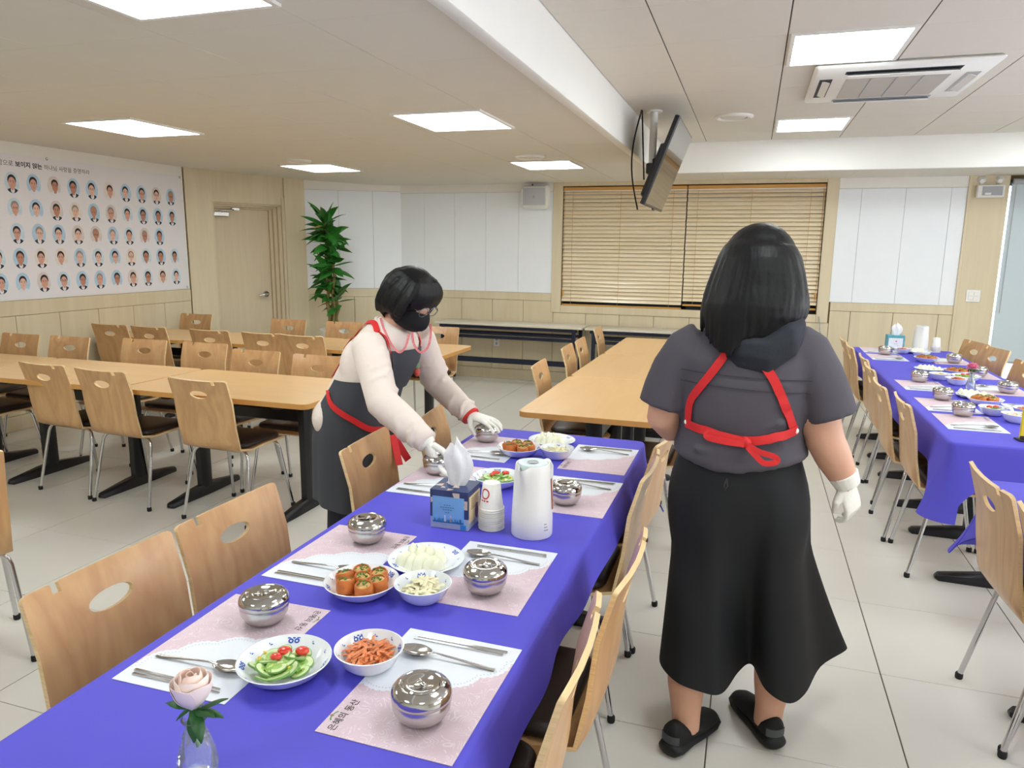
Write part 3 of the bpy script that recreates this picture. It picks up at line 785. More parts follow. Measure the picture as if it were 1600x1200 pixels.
    for k, (z, ins) in enumerate(((0.452, 0.0), (0.462, 0.0), (0.472, 0.006), (0.477, 0.02), (0.479, 0.06))):
        ring = []
        x1, y0, y1, r = 0.186 - ins, -0.165 + ins, 0.180 - ins, 0.055 - ins * 0.4
        for cx, cy, a0 in ((x1 - r, y1 - r, 0), (-x1 + r, y1 - r, PI / 2), (-x1 + r, y0 + r, PI), (x1 - r, y0 + r, 1.5 * PI)):
            for i in range(6): ring.append((cx + r * math.cos(a0 + PI / 2 * i / 5), cy + r * math.sin(a0 + PI / 2 * i / 5), z - 0.012 * max(0, (cy + r * math.sin(a0) - 0.15)) / 0.03))
        pad.append(ring)
    MB().loft(pad).build('seat_pad', M_SEAT, t, ang=1.2)
    for sx in (-1, 1):
        for yk, yf in ((-0.13, -0.215), (0.13, 0.20)):
            P = [(0.0, yk, 0.424), (sx * 0.10, yk, 0.424), (sx * 0.150, yk, 0.423), (sx * 0.172, yk + (yf - yk) * 0.02, 0.416), (sx * 0.187, yk + (yf - yk) * 0.06, 0.400), (sx * 0.195, yk + (yf - yk) * 0.12, 0.375), (sx * 0.225, yf, 0.012)]
            lg = MB().tube(P, 0.0095, 10).build('leg', M_CHROME, t)
            MB().lathe([(0.012, 0.0), (0.0135, 0.004), (0.0135, 0.02), (0.011, 0.024)], 10, c=(sx * 0.2256, yf, 0.0)).build('foot_cap', M_RUBBER, lg)
    MB().tube([(-0.12, -0.13, 0.424), (-0.12, 0.13, 0.424)], 0.008, 8).tube([(0.12, -0.13, 0.424), (0.12, 0.13, 0.424)], 0.008, 8).build('under_frame', M_CHROME, t)
    reg(t)
    return t
chairP = make_chair()
BACK = 0.29
def chair(bx, by, facing, label, group, dyaw=0.0):
    """bx,by = middle of the back's top edge; facing = heading of the sitter in degrees (0 = +Y)"""
    a = -math.radians(facing); d = Vector((math.sin(math.radians(facing)), math.cos(math.radians(facing)), 0))
    p = Vector((bx, by, 0)) + d * BACK
    return place(chairP, p, a + math.radians(dyaw), label, USED, group)
G1, G2 = 'chairs at the front left table row', 'chairs at the back left table row'
WC = 'wooden chair '
chair(-4.90, 3.22, 0, WC + 'cut by the left photo edge, near side of the front left table row', G1, -4)
chair(-4.04, 3.215, 0, WC + 'leftmost whole one on the near side of the front left table row', G1, -4)
chair(-3.54, 3.17, 0, WC + 'middle of three seen from behind at the front left table row', G1, -3)
chair(-2.815, 3.125, 0, WC + 'nearest the aproned bending person, seen from behind, front left table row', G1, -2)
for x, y, w in ((-5.52, 4.26, 'first from left'), (-5.03, 4.28, 'second from left'), (-4.37, 4.37, 'third from left'), (-3.83, 4.38, 'fourth from left'),
                (-3.25, 4.20, 'fifth from left'), (-2.71, 4.16, 'sixth from left')):
    chair(x, y, 180, WC + 'facing the camera across the front left table row, ' + w, G1, {-4.37: 3, -3.25: -2}.get(x, 0))
for x, y, w in ((-5.52, 5.07, 'first from left'), (-5.05, 5.06, 'second from left'), (-4.40, 5.05, 'third from left'), (-3.86, 5.05, 'fourth from left'), (-3.46, 5.03, 'fifth from left')):
    chair(x, y, 0, WC + 'with its back to us at the back left table row, ' + w, G2, {-5.05: -2}.get(x, 1))
chair(-5.53, 6.22, 180, WC + 'in front of the banner corner, far side of the back left table row', G2)
chair(-4.33, 6.13, 180, WC + 'in front of the door frame, far side of the back left table row', G2)
chair(-3.70, 6.13, 180, WC + 'in front of the plant pot, far side of the back left table row', G2)
chair(-2.71, 6.13, 180, WC + 'right of the masked face, far side of the back left table row', G2)
G3, G4, G5 = 'chairs along the near blue table', 'chairs along the far right blue table', 'chairs along the bare centre table'
chair(-1.385, 1.185, 90, WC + 'nearest the camera on the left side of the near blue table', G3, -1)
chair(-1.375, 1.60, 90, WC + 'second from the camera on the left side of the near blue table', G3, -1)
chair(-1.37, 2.38, 90, WC + 'in front of the dark apron, left side of the near blue table', G3, 4)
chair(-1.32, 2.87, 90, WC + 'between the reaching arms, left side of the near blue table', G3, 8)
chair(-0.245, 1.22, -90, WC + 'nearest the camera on the right side of the near blue table', G3, 3)
chair(-0.215, 1.64, -90, WC + 'second from the camera on the right side of the near blue table', G3, -1)
chair(-0.275, 2.42, -90, WC + 'third from the camera on the right side of the near blue table', G3, 0)
chair(-0.262, 2.86, -90, WC + 'fourth from the camera on the right side, beside the black skirt', G3, -6)
for x, y, w in ((0.76, 6.66, 'farthest'), (0.76, 6.20, 'second farthest'), (0.775, 5.56, 'third farthest'), (0.75, 5.10, 'fourth farthest'), (0.715, 4.46, 'second nearest'), (0.75, 4.00, 'nearest')):
    chair(x, y, 90, WC + w + ' on the left side of the far right blue table', G4)
chair(1.83, 6.80, -90, WC + 'farthest on the right side of the far right blue table', G4, 13)
chair(1.86, 6.42, -90, WC + 'second farthest on the right side of the far right blue table', G4, 13)
chair(1.84, 5.60, -90, WC + 'at the right photo edge, right side of the far right blue table', G4, 10)
chair(0.775, 2.66, 90, WC + 'with the pale back at the near right blue table, nearer the hanging hand', 'chairs at the near right blue table', 2)
chair(0.79, 2.225, 90, WC + 'cut by the right photo edge at the near right blue table', 'chairs at the near right blue table', 0)
chair(-1.27, 4.42, 90, WC + 'nearest on the left side of the bare centre table', G5, 4)
chair(-1.30, 5.28, 90, WC + 'second on the left side of the bare centre table', G5, 3)
chair(-1.30, 5.72, 90, WC + 'third on the left side of the bare centre table', G5, 3)
chair(-1.34, 6.62, 90, WC + 'farthest on the left side of the bare centre table', G5, 3)
chair(-0.22, 3.95, -90, WC + 'on the right side of the bare centre table, behind the short-sleeved person', G5, 0)
chair(-2.55, 1.60, -60, WC + 'at the left photo edge near the camera, mostly out of view', 'single chairs', 0)

# ------------------------------------------------------------------ tables
M_TOP = grain('table_laminate', S(222, 183, 130), S(209, 166, 112), 0.30, 1.2, (0.7, 5, 5), 2.0)
M_TOPE = mat('table_edge_band', S(206, 152, 84), 0.4, var=0.05)
TZ = 0.735
def rrect(x0, x1, y0, y1, r, n=5):
    ring = []
    for cx, cy, a0 in ((x1 - r, y1 - r, 0), (x0 + r, y1 - r, PI / 2), (x0 + r, y0 + r, PI), (x1 - r, y0 + r, 1.5 * PI)):
        for i in range(n + 1): ring.append((cx + r * math.cos(a0 + PI / 2 * i / n), cy + r * math.sin(a0 + PI / 2 * i / n)))
    return ring
def make_table(L, Wd, name='dining_table', z=TZ):
    t = thing(name, '', 'table')
    R = rrect(-L / 2, L / 2, -Wd / 2, Wd / 2, 0.045)
    mb = MB()
    mb.loft([[(x, y, zz) for x, y in R] for zz in (z - 0.030, z - 0.002)], caps=False, mi=1)
    mb.loft([[(x * k, y * k, zz) for x, y in R] for zz, k in ((z - 0.002, 1.0), (z, 0.995))], caps=False, mi=0)
    n = len(R); mb.add([(x * .995, y * .995, z) for x, y in R], [tuple(range(n))], 0); mb.add([(x, y, z - 0.03) for x, y in R], [tuple(range(n - 1, -1, -1))], 1)
    mb.build('tabletop', [M_TOP, M_TOPE], t, ang=0.4)
    for s in (-1, 1):
        x = s * (L / 2 - 0.26)
        MB().loft([[(x + a * 0.032, b * 0.045, zz) for a, b in ((-1, -.6), (-.6, -1), (.6, -1), (1, -.6), (1, .6), (.6, 1), (-.6, 1), (-1, .6))] for zz in (0.05, z - 0.03)]).build('post', M_BLACK, t)
        rr = []
        for y, w_, h0, h1 in ((-0.315, 0.012, 0.008, 0.022), (-0.300, 0.026, 0.0, 0.034), (-0.1, 0.034, 0.0, 0.062), (0, 0.036, 0.0, 0.070), (0.1, 0.034, 0.0, 0.062), (0.300, 0.026, 0.0, 0.034), (0.315, 0.012, 0.008, 0.022)):
            rr.append([(x - w_, y, h0), (x + w_, y, h0), (x + w_, y, h1 * 0.7), (x + w_ * 0.55, y, h1), (x - w_ * 0.55, y, h1), (x - w_, y, h1 * 0.7)])
        MB().loft([list(reversed(q)) for q in rr]).build('foot', M_BLACK, t)
        MB().cbox(x - 0.03, x + 0.03, -0.28, 0.28, z - 0.065, z - 0.031, 0.004).build('bracket', M_BLACK, t)
    MB().cbox(-L / 2 + 0.28, L / 2 - 0.28, -0.018, 0.018, z - 0.20, z - 0.13, 0.004).build('crossbar', M_BLACK, t)
    reg(t)
    return t
tA = make_table(1.29, 0.74)
for x, lb in ((-2.86, 'bare wooden table with the rounded free end, front left row'), (-4.165, 'bare wooden table second from the free end, front left row'), (-5.15 + 0.04, 'bare wooden table against the banner wall, front left row')):
    if x < -5: continue
    place(tA, (x, 3.615, 0), 0, lb, USED, 'bare tables of the front left row')
tB = make_table(1.00, 0.74)
place(tB, (-5.32, 3.615, 0), 0, 'bare wooden table by the banner wall, front left row', USED, 'bare tables of the front left row')
tC = make_table(1.245, 0.69)
for x, lb in ((-2.885, 'bare wooden table with the free end beside the bending person, back left row'), (-4.135, 'bare wooden table in the middle of the back left row')):
    place(tC, (x, 5.475, 0), 0, lb, USED, 'bare tables of the back left row')
tD = make_table(0.98, 0.69)
place(tD, (-5.255, 5.475, 0), 0, 'bare wooden table by the banner wall, back left row', USED, 'bare tables of the back left row')
tE = make_table(1.15, 0.72)
for k, (y, lb) in enumerate(((4.085, 'bare wooden centre table nearest the blue cloth'), (5.24, 'bare wooden centre table in the middle of its row'), (6.395, 'bare wooden centre table farthest back, near the folding tables'))):
    place(tE, (-0.755, y, 0), PI / 2, lb, USED, 'bare tables in the centre row')
for k, y in enumerate((2.49, 1.335, 0.18)):
    place(tE, (-0.762, y, 0), PI / 2, 'wooden table under the near blue cloth, ' + ('far end', 'middle', 'camera end')[k], USED, 'tables under the near blue cloth')
for k, y in enumerate((6.36, 5.22, 4.12)):
    place(tE, (1.265, y, 0), PI / 2, 'wooden table under the far right blue cloth, ' + ('far end', 'middle', 'near end')[k], USED, 'tables under the far right blue cloth')
place(tE, (1.26, 2.36, 0), PI / 2, 'wooden table under the near right blue cloth', USED)

# ---- tablecloths
def cloth_mat():
    return mat('blue_tablecloth', S(86, 80, 200), 0.65, var=0.02, scale=5, spec=0.4, bump=0.02, bscale=500)
def tablecloth(x0, x1, y0, y1, z, drop, seed, label, tips=0.18, group='blue tablecloths'):
    rd = random.Random(seed); N = 400; r = 0.03
    peri = []                                     # (x, y, nx, ny, corner weight, s)
    seg = [((x1, y0), (x1, y1), (1, 0)), ((x1, y1), (x0, y1), (0, 1)), ((x0, y1), (x0, y0), (-1, 0)), ((x0, y0), (x1, y0), (0, -1))]
    tot = 2 * (x1 - x0 + y1 - y0)
    ph = [rd.uniform(0, 6.28) for _ in range(6)]
    for (ax, ay), (bx, by), (nx, ny) in seg:
        L = math.hypot(bx - ax, by - ay); n = max(8, int(N * L / tot)); m = seg[(seg.index(((ax, ay), (bx, by), (nx, ny))) + 1) % 4][2]
        for i in range(n):
            u = i / n; d = u * L
            if d < r or d > L - r: continue
            peri.append((ax + (bx - ax) * u, ay + (by - ay) * u, nx, ny, math.exp(-min(d, L - d) / 0.09), d))
        for i in range(9):                       # rounded corner
            a = i / 8 * PI / 2; ex, ey = nx * math.cos(a) + m[0] * math.sin(a), ny * math.cos(a) + m[1] * math.sin(a)
            peri.append((bx - nx * r - m[0] * r + ex * r, by - ny * r - m[1] * r + ey * r, ex, ey, 1.0, L))
    rings = []
    for k, (q, rr) in enumerate(((0.0, -0.012), (0.0, -0.004), (0.012, 0.002), (0.05, 0.004), (0.2, 0.006), (0.4, 0.008), (0.6, 0.010), (0.8, 0.012), (1.0, 0.014))):
        ring = []
        for x, y, nx, ny, cw, d in peri:
            rip = 0.5 + 0.5 * math.sin(d * 9.0 + ph[0] + 2 * math.sin(d * 3.1 + ph[1])) * math.sin(d * 4.3 + ph[2])
            dd = drop * (1 + 0.06 * math.sin(d * 5 + ph[3])) + tips * cw
            outw = rr + q * (0.020 * rip * (1 - cw) + 0.085 * cw * q)
            ring.append((x + nx * outw, y + ny * outw, z - q * dd - (0.003 if k == 2 else 0)))
        rings.append(ring)
    cx, cy = (x0 + x1) / 2, (y0 + y1) / 2
    mb = MB(); inner = [[(x - nx * 0.012 - (x - cx) * 0.0, y - ny * 0.012, z) for x, y, nx, ny, cw, d in peri]]
    mb.loft(rings, caps=False)
    n = len(peri); mb.add(rings[0], [tuple(range(n))])
    # inner face of the hanging part
    mb.loft([[(x - nx * 0.003, y - ny * 0.003, zz) for (x, y, zz), (_, _, nx, ny, _, _) in zip(ring, peri)] for ring in reversed(rings[2:])], caps=False)
    o = mb.build('tablecloth', cloth_mat(), None, ang=1.3)
    return tag(o, label, 'tablecloth', group)
CZ = 0.75
tablecloth(-1.145, -0.393, -0.43, 3.08, CZ, 0.125, 4, 'blue cloth on the near long table laid for a meal')
tablecloth(0.885, 1.655, 3.545, 6.97, CZ, 0.15, 9, 'blue cloth on the far right long table laid for a meal', 0.20)
tablecloth(0.875, 1.66, 1.75, 2.985, CZ, 0.14, 2, 'blue cloth at the right photo edge behind a chair back', 0.16)

# ---- folding tables along the back wall
M_FTOP = mat('folding_table_top', S(214, 206, 188), 0.4, var=0.03, scale=60)
def fold_table(x0, x1, lb):
    t = thing('folding_table', lb, 'table', ((x0 + x1) / 2, 8.0, 0), group='folding tables at the back wall')
    L = x1 - x0
    MB().cbox(-L / 2, L / 2, -0.20, 0.20, 0.690, 0.715, 0.005).build('tabletop', M_FTOP, t)
    MB().cbox(-L / 2 + 0.06, L / 2 - 0.06, -0.185, -0.165, 0.655, 0.690, 0.002).cbox(-L / 2 + 0.06, L / 2 - 0.06, 0.165, 0.185, 0.655, 0.690, 0.002).build('apron_rail', M_NAVY, t)
    for s in (-1, 1):
        x = s * (L / 2 - 0.10)
        lg = MB().cbox(x - 0.02, x + 0.02, -0.19, -0.15, 0.05, 0.69, 0.003).cbox(x - 0.02, x + 0.02, 0.15, 0.19, 0.05, 0.69, 0.003).cbox(x - 0.02, x + 0.02, -0.19, 0.19, 0.06, 0.09, 0.003).build('leg_frame', M_NAVY, t)
        for y in (-0.17, 0.17):
            MB().lathe([(0.004, -0.012), (0.026, -0.012), (0.026, 0.012), (0.004, 0.012)], 14, M=Matrix.Translation((x, y, 0.026)) @ Matrix.Rotation(PI / 2, 4, 'Y')).build('caster', M_RUBBER, lg)
    for y, z0, h in ((-0.16, 0.54, 0.035), (-0.17, 0.585, 0.02), (0.17, 0.56, 0.03), (-0.17, 0.26, 0.06)):
        MB().cbox(-L / 2 + 0.10, L / 2 - 0.10, y - 0.012, y + 0.012, z0, z0 + h, 0.003).build('stretcher', M_NAVY, t)
fold_table(-3.52, -1.74, 'pale folding table on navy legs along the back wall, left of two')
fold_table(-1.715, 0.07, 'pale folding table on navy legs along the back wall, right of two')

# ---- potted plant
pl = thing('potted_plant', 'tall leafy green corn plant in a white pot by the door', 'plant', (-4.62, 7.36, 0))
MB().lathe([(0.10, 0), (0.115, 0.02), (0.135, 0.58), (0.145, 0.60), (0.145, 0.62), (0.125, 0.62), (0.12, 0.57), (0.0, 0.57)], 28).build('pot', M_PLW, pl)
MB().lathe([(0.0, 0.578), (0.124, 0.578)], 20, caps=False).build('soil', mat('soil', S(62, 48, 36), 0.9, var=0.2, scale=40), pl)
M_CANE = mat('plant_cane', S(124, 112, 66), 0.7, var=0.2, scale=6, stretch=(1, 1, 12))
M_LEAF = mat('plant_leaf', S(42, 104, 34), 0.36, var=0.22, scale=3)
M_LEAF2 = mat('plant_leaf_yellow', S(150, 140, 60), 0.4, var=0.2, scale=8)
pr = random.Random(5); canes = []
for k, (dx, dy, h) in enumerate(((-0.05, 0.0, 1.84), (0.005, 0.02, 1.70), (0.055, -0.02, 1.44), (-0.03, -0.03, 1.30), (0.075, 0.02, 1.02))):
    P = [(dx * 0.6, dy, 0.56)] + [(dx * (0.6 + 0.4 * q / 8) + 0.010 * math.sin(q * 2 + k), dy + 0.01 * math.cos(q * 1.7 + k), 0.56 + (h - 0.56) * q / 8) for q in range(1, 9)]
    MB().tube(P, [0.020 - 0.0006 * q for q in range(9)], 8).build('cane', M_CANE, pl); canes.append((dx, dy, h))
def leaf_sheet(base, az, el, L, w, droop, roll=0.0):
    d = Vector((math.cos(az), math.sin(az), 0)); P = []
    side = Vector((-math.sin(az), math.cos(az), 0)); p = Vector(base); ang = el
    for i in range(9):
        u = i / 8; ww = w * (math.sin(PI * min(1, u * 1.02 + 0.03)) ** 0.8) * (1 - 0.25 * u) + 0.0012
        dr = d * math.cos(ang) + Vector((0, 0, 1)) * math.sin(ang); s0 = Vector((-math.sin(az), math.cos(az), 0)); u0 = s0.cross(dr)
        side = s0 * math.cos(roll) + u0 * math.sin(roll); nn = side.cross(dr)
        P.append([p - side * ww - nn * ww * -0.25, p - side * ww * 0.5 - nn * ww * -0.08, p, p + side * ww * 0.5 - nn * ww * -0.08, p + side * ww - nn * ww * -0.25])
        p = p + dr * (L / 8); ang -= droop / 8
    return P
def leaf(base, az, el, L, w, droop, m=None):
    MB().sheet(leaf_sheet(base, az, el, L, w, droop, pr.uniform(-1.0, 1.0)), 0.0012).build('leaf', m or M_LEAF, pl, ang=1.4)
for ci, (dx, dy, h) in enumerate(canes):
    n_ = (30, 22, 20, 12, 16)[ci]
    for q in range(n_):
        az = q * 2.4 + ci * 1.1 + pr.uniform(-.3, .3); lv = q / (n_ - 1)
        if math.sin(az) > 0.55: az += 1.4
        leaf((dx, dy, h - 0.16 * (1 - lv) + 0.01), az, -0.25 + 1.55 * lv ** 1.3 + pr.uniform(-.2, .2), pr.uniform(0.22, 0.31), pr.uniform(0.038, 0.052), pr.uniform(0.3, 1.1), M_LEAF2 if pr.random() < 0.05 else None)
for q in range(16):
    z = pr.uniform(0.95, 1.65); az = pr.uniform(-3.0, 0.6)
    leaf((pr.uniform(-.05, .06), pr.uniform(-.04, .02), z), az, pr.uniform(0.0, 0.6), pr.uniform(0.18, 0.27), pr.uniform(0.03, 0.042), pr.uniform(0.4, 1.1))
# ------------------------------------------------------------------ place mats
def placemat_mat():
    m = bpy.data.materials.new('placemat_print'); m.use_nodes = True; nt = m.node_tree; b = nt.nodes['Principled BSDF']
    b.inputs['Roughness'].default_value = 0.45
    N = lambda t: nt.nodes.new(t); L = nt.links.new
    tc = N('ShaderNodeTexCoord'); sp_ = N('ShaderNodeSeparateXYZ'); L(tc.outputs['Object'], sp_.inputs[0])
    def math_(op, a, b_=None, clamp=False):
        n = N('ShaderNodeMath'); n.operation = op; n.use_clamp = clamp
        for i, v in enumerate((a, b_)):
            if v is None: continue
            if isinstance(v, (int, float)): n.inputs[i].default_value = v
            else: L(v, n.inputs[i])
        return n.outputs[0]
    dx = math_('SUBTRACT', sp_.outputs[0], 0.235); dy = math_('SUBTRACT', sp_.outputs[1], 0.12)
    r = math_('SQRT', math_('ADD', math_('MULTIPLY', dx, dx), math_('MULTIPLY', dy, dy)))
    th = math_('ARCTAN2', dy, dx)
    sc_ = math_('ABSOLUTE', math_('SINE', math_('MULTIPLY', th, 11.0)))
    s2 = math_('ABSOLUTE', math_('SINE', math_('MULTIPLY', th, 66.0)))
    edge = math_('ADD', math_('MULTIPLY', sc_, 0.012), math_('MULTIPLY', s2, 0.003))
    d = math_('SUBTRACT', r, math_('ADD', edge, 0.266))
    pink = math_('MULTIPLY', d, 900.0, True)
    # dotted lace line just inside the edge
    ln = math_('LESS_THAN', math_('ABSOLUTE', math_('ADD', d, 0.010)), 0.0022)
    dt = math_('GREATER_THAN', math_('SINE', math_('MULTIPLY', th, 260.0)), 0.1)
    lace = math_('MULTIPLY', ln, dt)
    # pale scrolls on the pink field
    nz = N('ShaderNodeTexNoise'); nz.inputs['Scale'].default_value = 16; nz.inputs['Detail'].default_value = 1
    mx0 = N('ShaderNodeMix'); mx0.data_type = 'VECTOR'; L(tc.outputs['Object'], nz.inputs['Vector'])
    vm = N('ShaderNodeVectorMath'); vm.operation = 'MULTIPLY_ADD'; vm.inputs[1].default_value = (0.10, 0.10, 0.10)
    L(nz.outputs['Color'], vm.inputs[0]); L(tc.outputs['Object'], vm.inputs[2])
    vo = N('ShaderNodeTexVoronoi'); vo.inputs['Scale'].default_value = 26; L(vm.outputs[0], vo.inputs['Vector'])
    ringv = math_('LESS_THAN', math_('ABSOLUTE', math_('SUBTRACT', math_('PINGPONG', math_('MULTIPLY', vo.outputs['Distance'], 3.2), 0.5), 0.28)), 0.055)
    n3 = N('ShaderNodeTexNoise'); n3.inputs['Scale'].default_value = 40; L(tc.outputs['Object'], n3.inputs['Vector'])
    scroll = math_('MULTIPLY', ringv, math_('GREATER_THAN', n3.outputs['Fac'], 0.47))
    def mix(f, a, b_):
        n = N('ShaderNodeMix'); n.data_type = 'RGBA'
        L(f, n.inputs['Factor'])
        for k, v in (('A', a), ('B', b_)):
            if isinstance(v, tuple): n.inputs[k].default_value = v
            else: L(v, n.inputs[k])
        return n.outputs['Result']
    pk = mix(math_('MULTIPLY', scroll, 0.55), S(214, 190, 200), S(236, 226, 232))
    wh = mix(math_('MULTIPLY', lace, 0.5), S(226, 230, 238), S(176, 178, 186))
    L(mix(pink, wh, pk), b.inputs['Base Color'])
    return m
M_MAT = placemat_mat()
M_GREEN = mat('green_ink', S(60, 150, 80), 0.6)
mpP = thing('placemat', '', 'placemat', group='paper placemats')
MB().bb(-0.182, 0.182, -0.128, 0.128, 0.0, 0.0012).build('paper', M_MAT, mpP, smooth=False)
tm = text_mesh('lettering', '은혜의 동산', 0.0185, M_INK, 0.0002)
put('lettering', tm, mpP, (-0.172, 0.098, 0.0015))
MB().add([(-0.135 + 0.014 * math.cos(a) * (1 - .25 * k), 0.1175 + 0.006 * math.sin(a) * (1 - .35 * k), 0.0015) for k in (0, 1) for a in [PI * i / 8 for i in range(9)]], [(i, i + 1, 10 + i, 9 + i) for i in range(8)]).build('green_hill_mark', M_GREEN, mpP, smooth=False)
MB().bb(-0.1362, -0.1348, 0.119, 0.128, 0.0015, 0.0017).bb(-0.139, -0.132, 0.1238, 0.1250, 0.0015, 0.0017).build('cross_mark', mat('brown_ink', S(170, 110, 70), 0.6), mpP, smooth=False)
reg(mpP)

# ------------------------------------------------------------------ lidded rice bowls, spoons, chopsticks
def make_bowl():
    t = thing('rice_bowl', '', 'bowl', group='lidded steel rice bowls')
    b = MB().lathe([(0.0, 0.001), (0.027, 0.0), (0.032, 0.003), (0.043, 0.012), (0.0505, 0.026), (0.0525, 0.040), (0.051, 0.046), (0.048, 0.046)], 40, caps=False).build('bowl', mat('bowl_steel', S(206, 204, 200), 0.26, 1.0, var=0.03), t)
    ld = MB().lathe([(0.0515, 0.043), (0.0535, 0.046), (0.0540, 0.052), (0.0525, 0.060), (0.047, 0.067), (0.0385, 0.071), (0.0365, 0.0695), (0.034, 0.0695), (0.032, 0.0718), (0.024, 0.0722), (0.022, 0.0708), (0.0, 0.0708)], 44, caps=False).build('lid', mat('lid_steel', S(198, 196, 192), 0.10, 1.0, var=0.02), t)
    e = MB()
    for a, b_, w, h in ((-0.006, 0.004, 0.010, 0.0016), (-0.006, -0.001, 0.010, 0.0016), (-0.0095, 0.001, 0.0016, 0.011), (-0.001, 0.001, 0.0016, 0.011), (0.006, 0.003, 0.0016, 0.011), (0.008, -0.004, 0.008, 0.0016)):
        e.cbox(a - w / 2, a + w / 2, b_ - h / 2, b_ + h / 2, 0.0705, 0.0722, 0.0004)
    e.build('embossed_mark', M_STEEL, ld)
    reg(t); return t
bowlP = make_bowl()
def make_spoon():
    mb = MB(); P = []
    for i in range(9):
        u = i / 8; y = 0.038 + 0.068 * u - 0.002; w = 0.0205 * math.sin(PI * (0.06 + 0.90 * u)) ** 0.62; row = []
        for j in range(7):
            v = j / 6 * 2 - 1
            row.append((v * w, y, 0.0105 - 0.0085 * (1 - v * v) * math.sin(PI * min(1, max(0, 0.08 + 0.86 * u))) + 0.001))
        P.append(row)
    mb.sheet(P, 0.0009)
    pts = [(0, 0.042, 0.0095), (0, 0.025, 0.0115), (0, -0.01, 0.0095), (0, -0.05, 0.006), (0, -0.085, 0.003), (0, -0.102, 0.003)]
    mb.tube(pts, [(0.0035, 0.0016), (0.0026, 0.0018), (0.003, 0.0015), (0.0042, 0.0013), (0.0052, 0.0012), (0.0050, 0.0010)], 8, hint=Vector((0, 0, 1)))
    return mb.mesh('spoon', M_STEEL)
spoon_me = make_spoon()
def make_stick():
    mb = MB(); rr = []
    for y, w, h in ((-0.10, 0.0026, 0.0012), (-0.098, 0.0029, 0.0015), (0.0, 0.0025, 0.0015), (0.10, 0.0017, 0.0012)):
        rr.append([(-w, y, 0.0), (w, y, 0.0), (w, y, h * 2), (-w, y, h * 2)])
    mb.loft([list(reversed(q)) for q in rr]); return mb.mesh('chopstick', M_STEEL)
stick_me = make_stick()
def jit(k, a): return random.Random(k).uniform(-a, a)
def seat(cx, cy, rz, who, bowl=None, sp=(0.092, 0.0), ch=(0.147, -0.003), spoon=True, sticks=True, z=CZ, k=0):
    place(mpP, (cx, cy, z + 0.0004), rz + jit(k + 1, 0.02), 'pink and white paper placemat at ' + who, USED)
    R = Matrix.Rotation(rz, 3, 'Z')
    def at(x, y, dz): return Vector((cx, cy, z)) + R @ Vector((x, y, 0)) + Vector((0, 0, dz))
    if bowl is not None:
        place(bowlP, (bowl[0], bowl[1], z + 0.0018), jit(k, 3), 'lidded steel rice bowl at ' + who, USED)
    if spoon:
        o = put('spoon', spoon_me, None, at(sp[0], sp[1], 0.0015), rz + jit(k + 5, 0.06)); tag(o, 'steel spoon at ' + who, 'spoon', 'steel spoons')
    if sticks:
        for q in (0, 1):
            o = put('chopstick', stick_me, None, at(ch[0] + q * 0.0105, ch[1] + jit(k + q, 0.004), 0.0017), rz + jit(k + 9, 0.03) + q * 0.012)
            tag(o, ('steel chopstick nearer the spoon at ' if q == 0 else 'steel chopstick farther from the spoon at ') + who, 'chopstick', 'chopstick pair at ' + who)
E_, W_2 = -PI / 2, PI / 2     # sitter on the left side faces +X, on the right side -X
T1 = ' place of the near blue table'
seat(-0.987, 1.142, E_, 'the nearest left' + T1, (-0.972, 1.236), k=1)
seat(-0.530, 1.133, W_2, 'the nearest right' + T1, (-0.500, 1.042), k=2)
seat(-0.995, 1.605, E_, 'the second left' + T1, (-0.980, 1.705), k=3)
seat(-0.580, 1.625, W_2, 'the second right' + T1, (-0.562, 1.532), k=4)
seat(-1.010, 2.290, E_, 'the third left' + T1, (-1.052, 2.350), k=5)
seat(-0.515, 2.290, W_2, 'the third right' + T1, (-0.530, 2.200), k=6)
seat(-0.990, 2.745, E_, 'the farthest left' + T1, (-1.036, 2.836), k=7)
seat(-0.525, 2.745, W_2, 'the farthest right' + T1, None, k=8)
T3 = ' place of the far right table'
for k, (y, nm) in enumerate(((6.79, 'the farthest left'), (6.36, 'the fourth left'), (5.05, 'the third left'), (4.43, 'the second left'), (4.00, 'the nearest left'))):
    seat(1.065, y, E_, nm + T3, (1.075, y + (0.16 if k in (3, 4) else 0.15)) if k else None, k=20 + k)
for k, (y, nm) in enumerate(((6.30, 'the farthest right'), (5.66, 'the third right'), (5.06, 'the second right'), (4.43, 'the nearest right'))):
    seat(1.49, y, W_2, nm + T3, (1.50, y - 0.093) if k < 3 else None, k=40 + k)

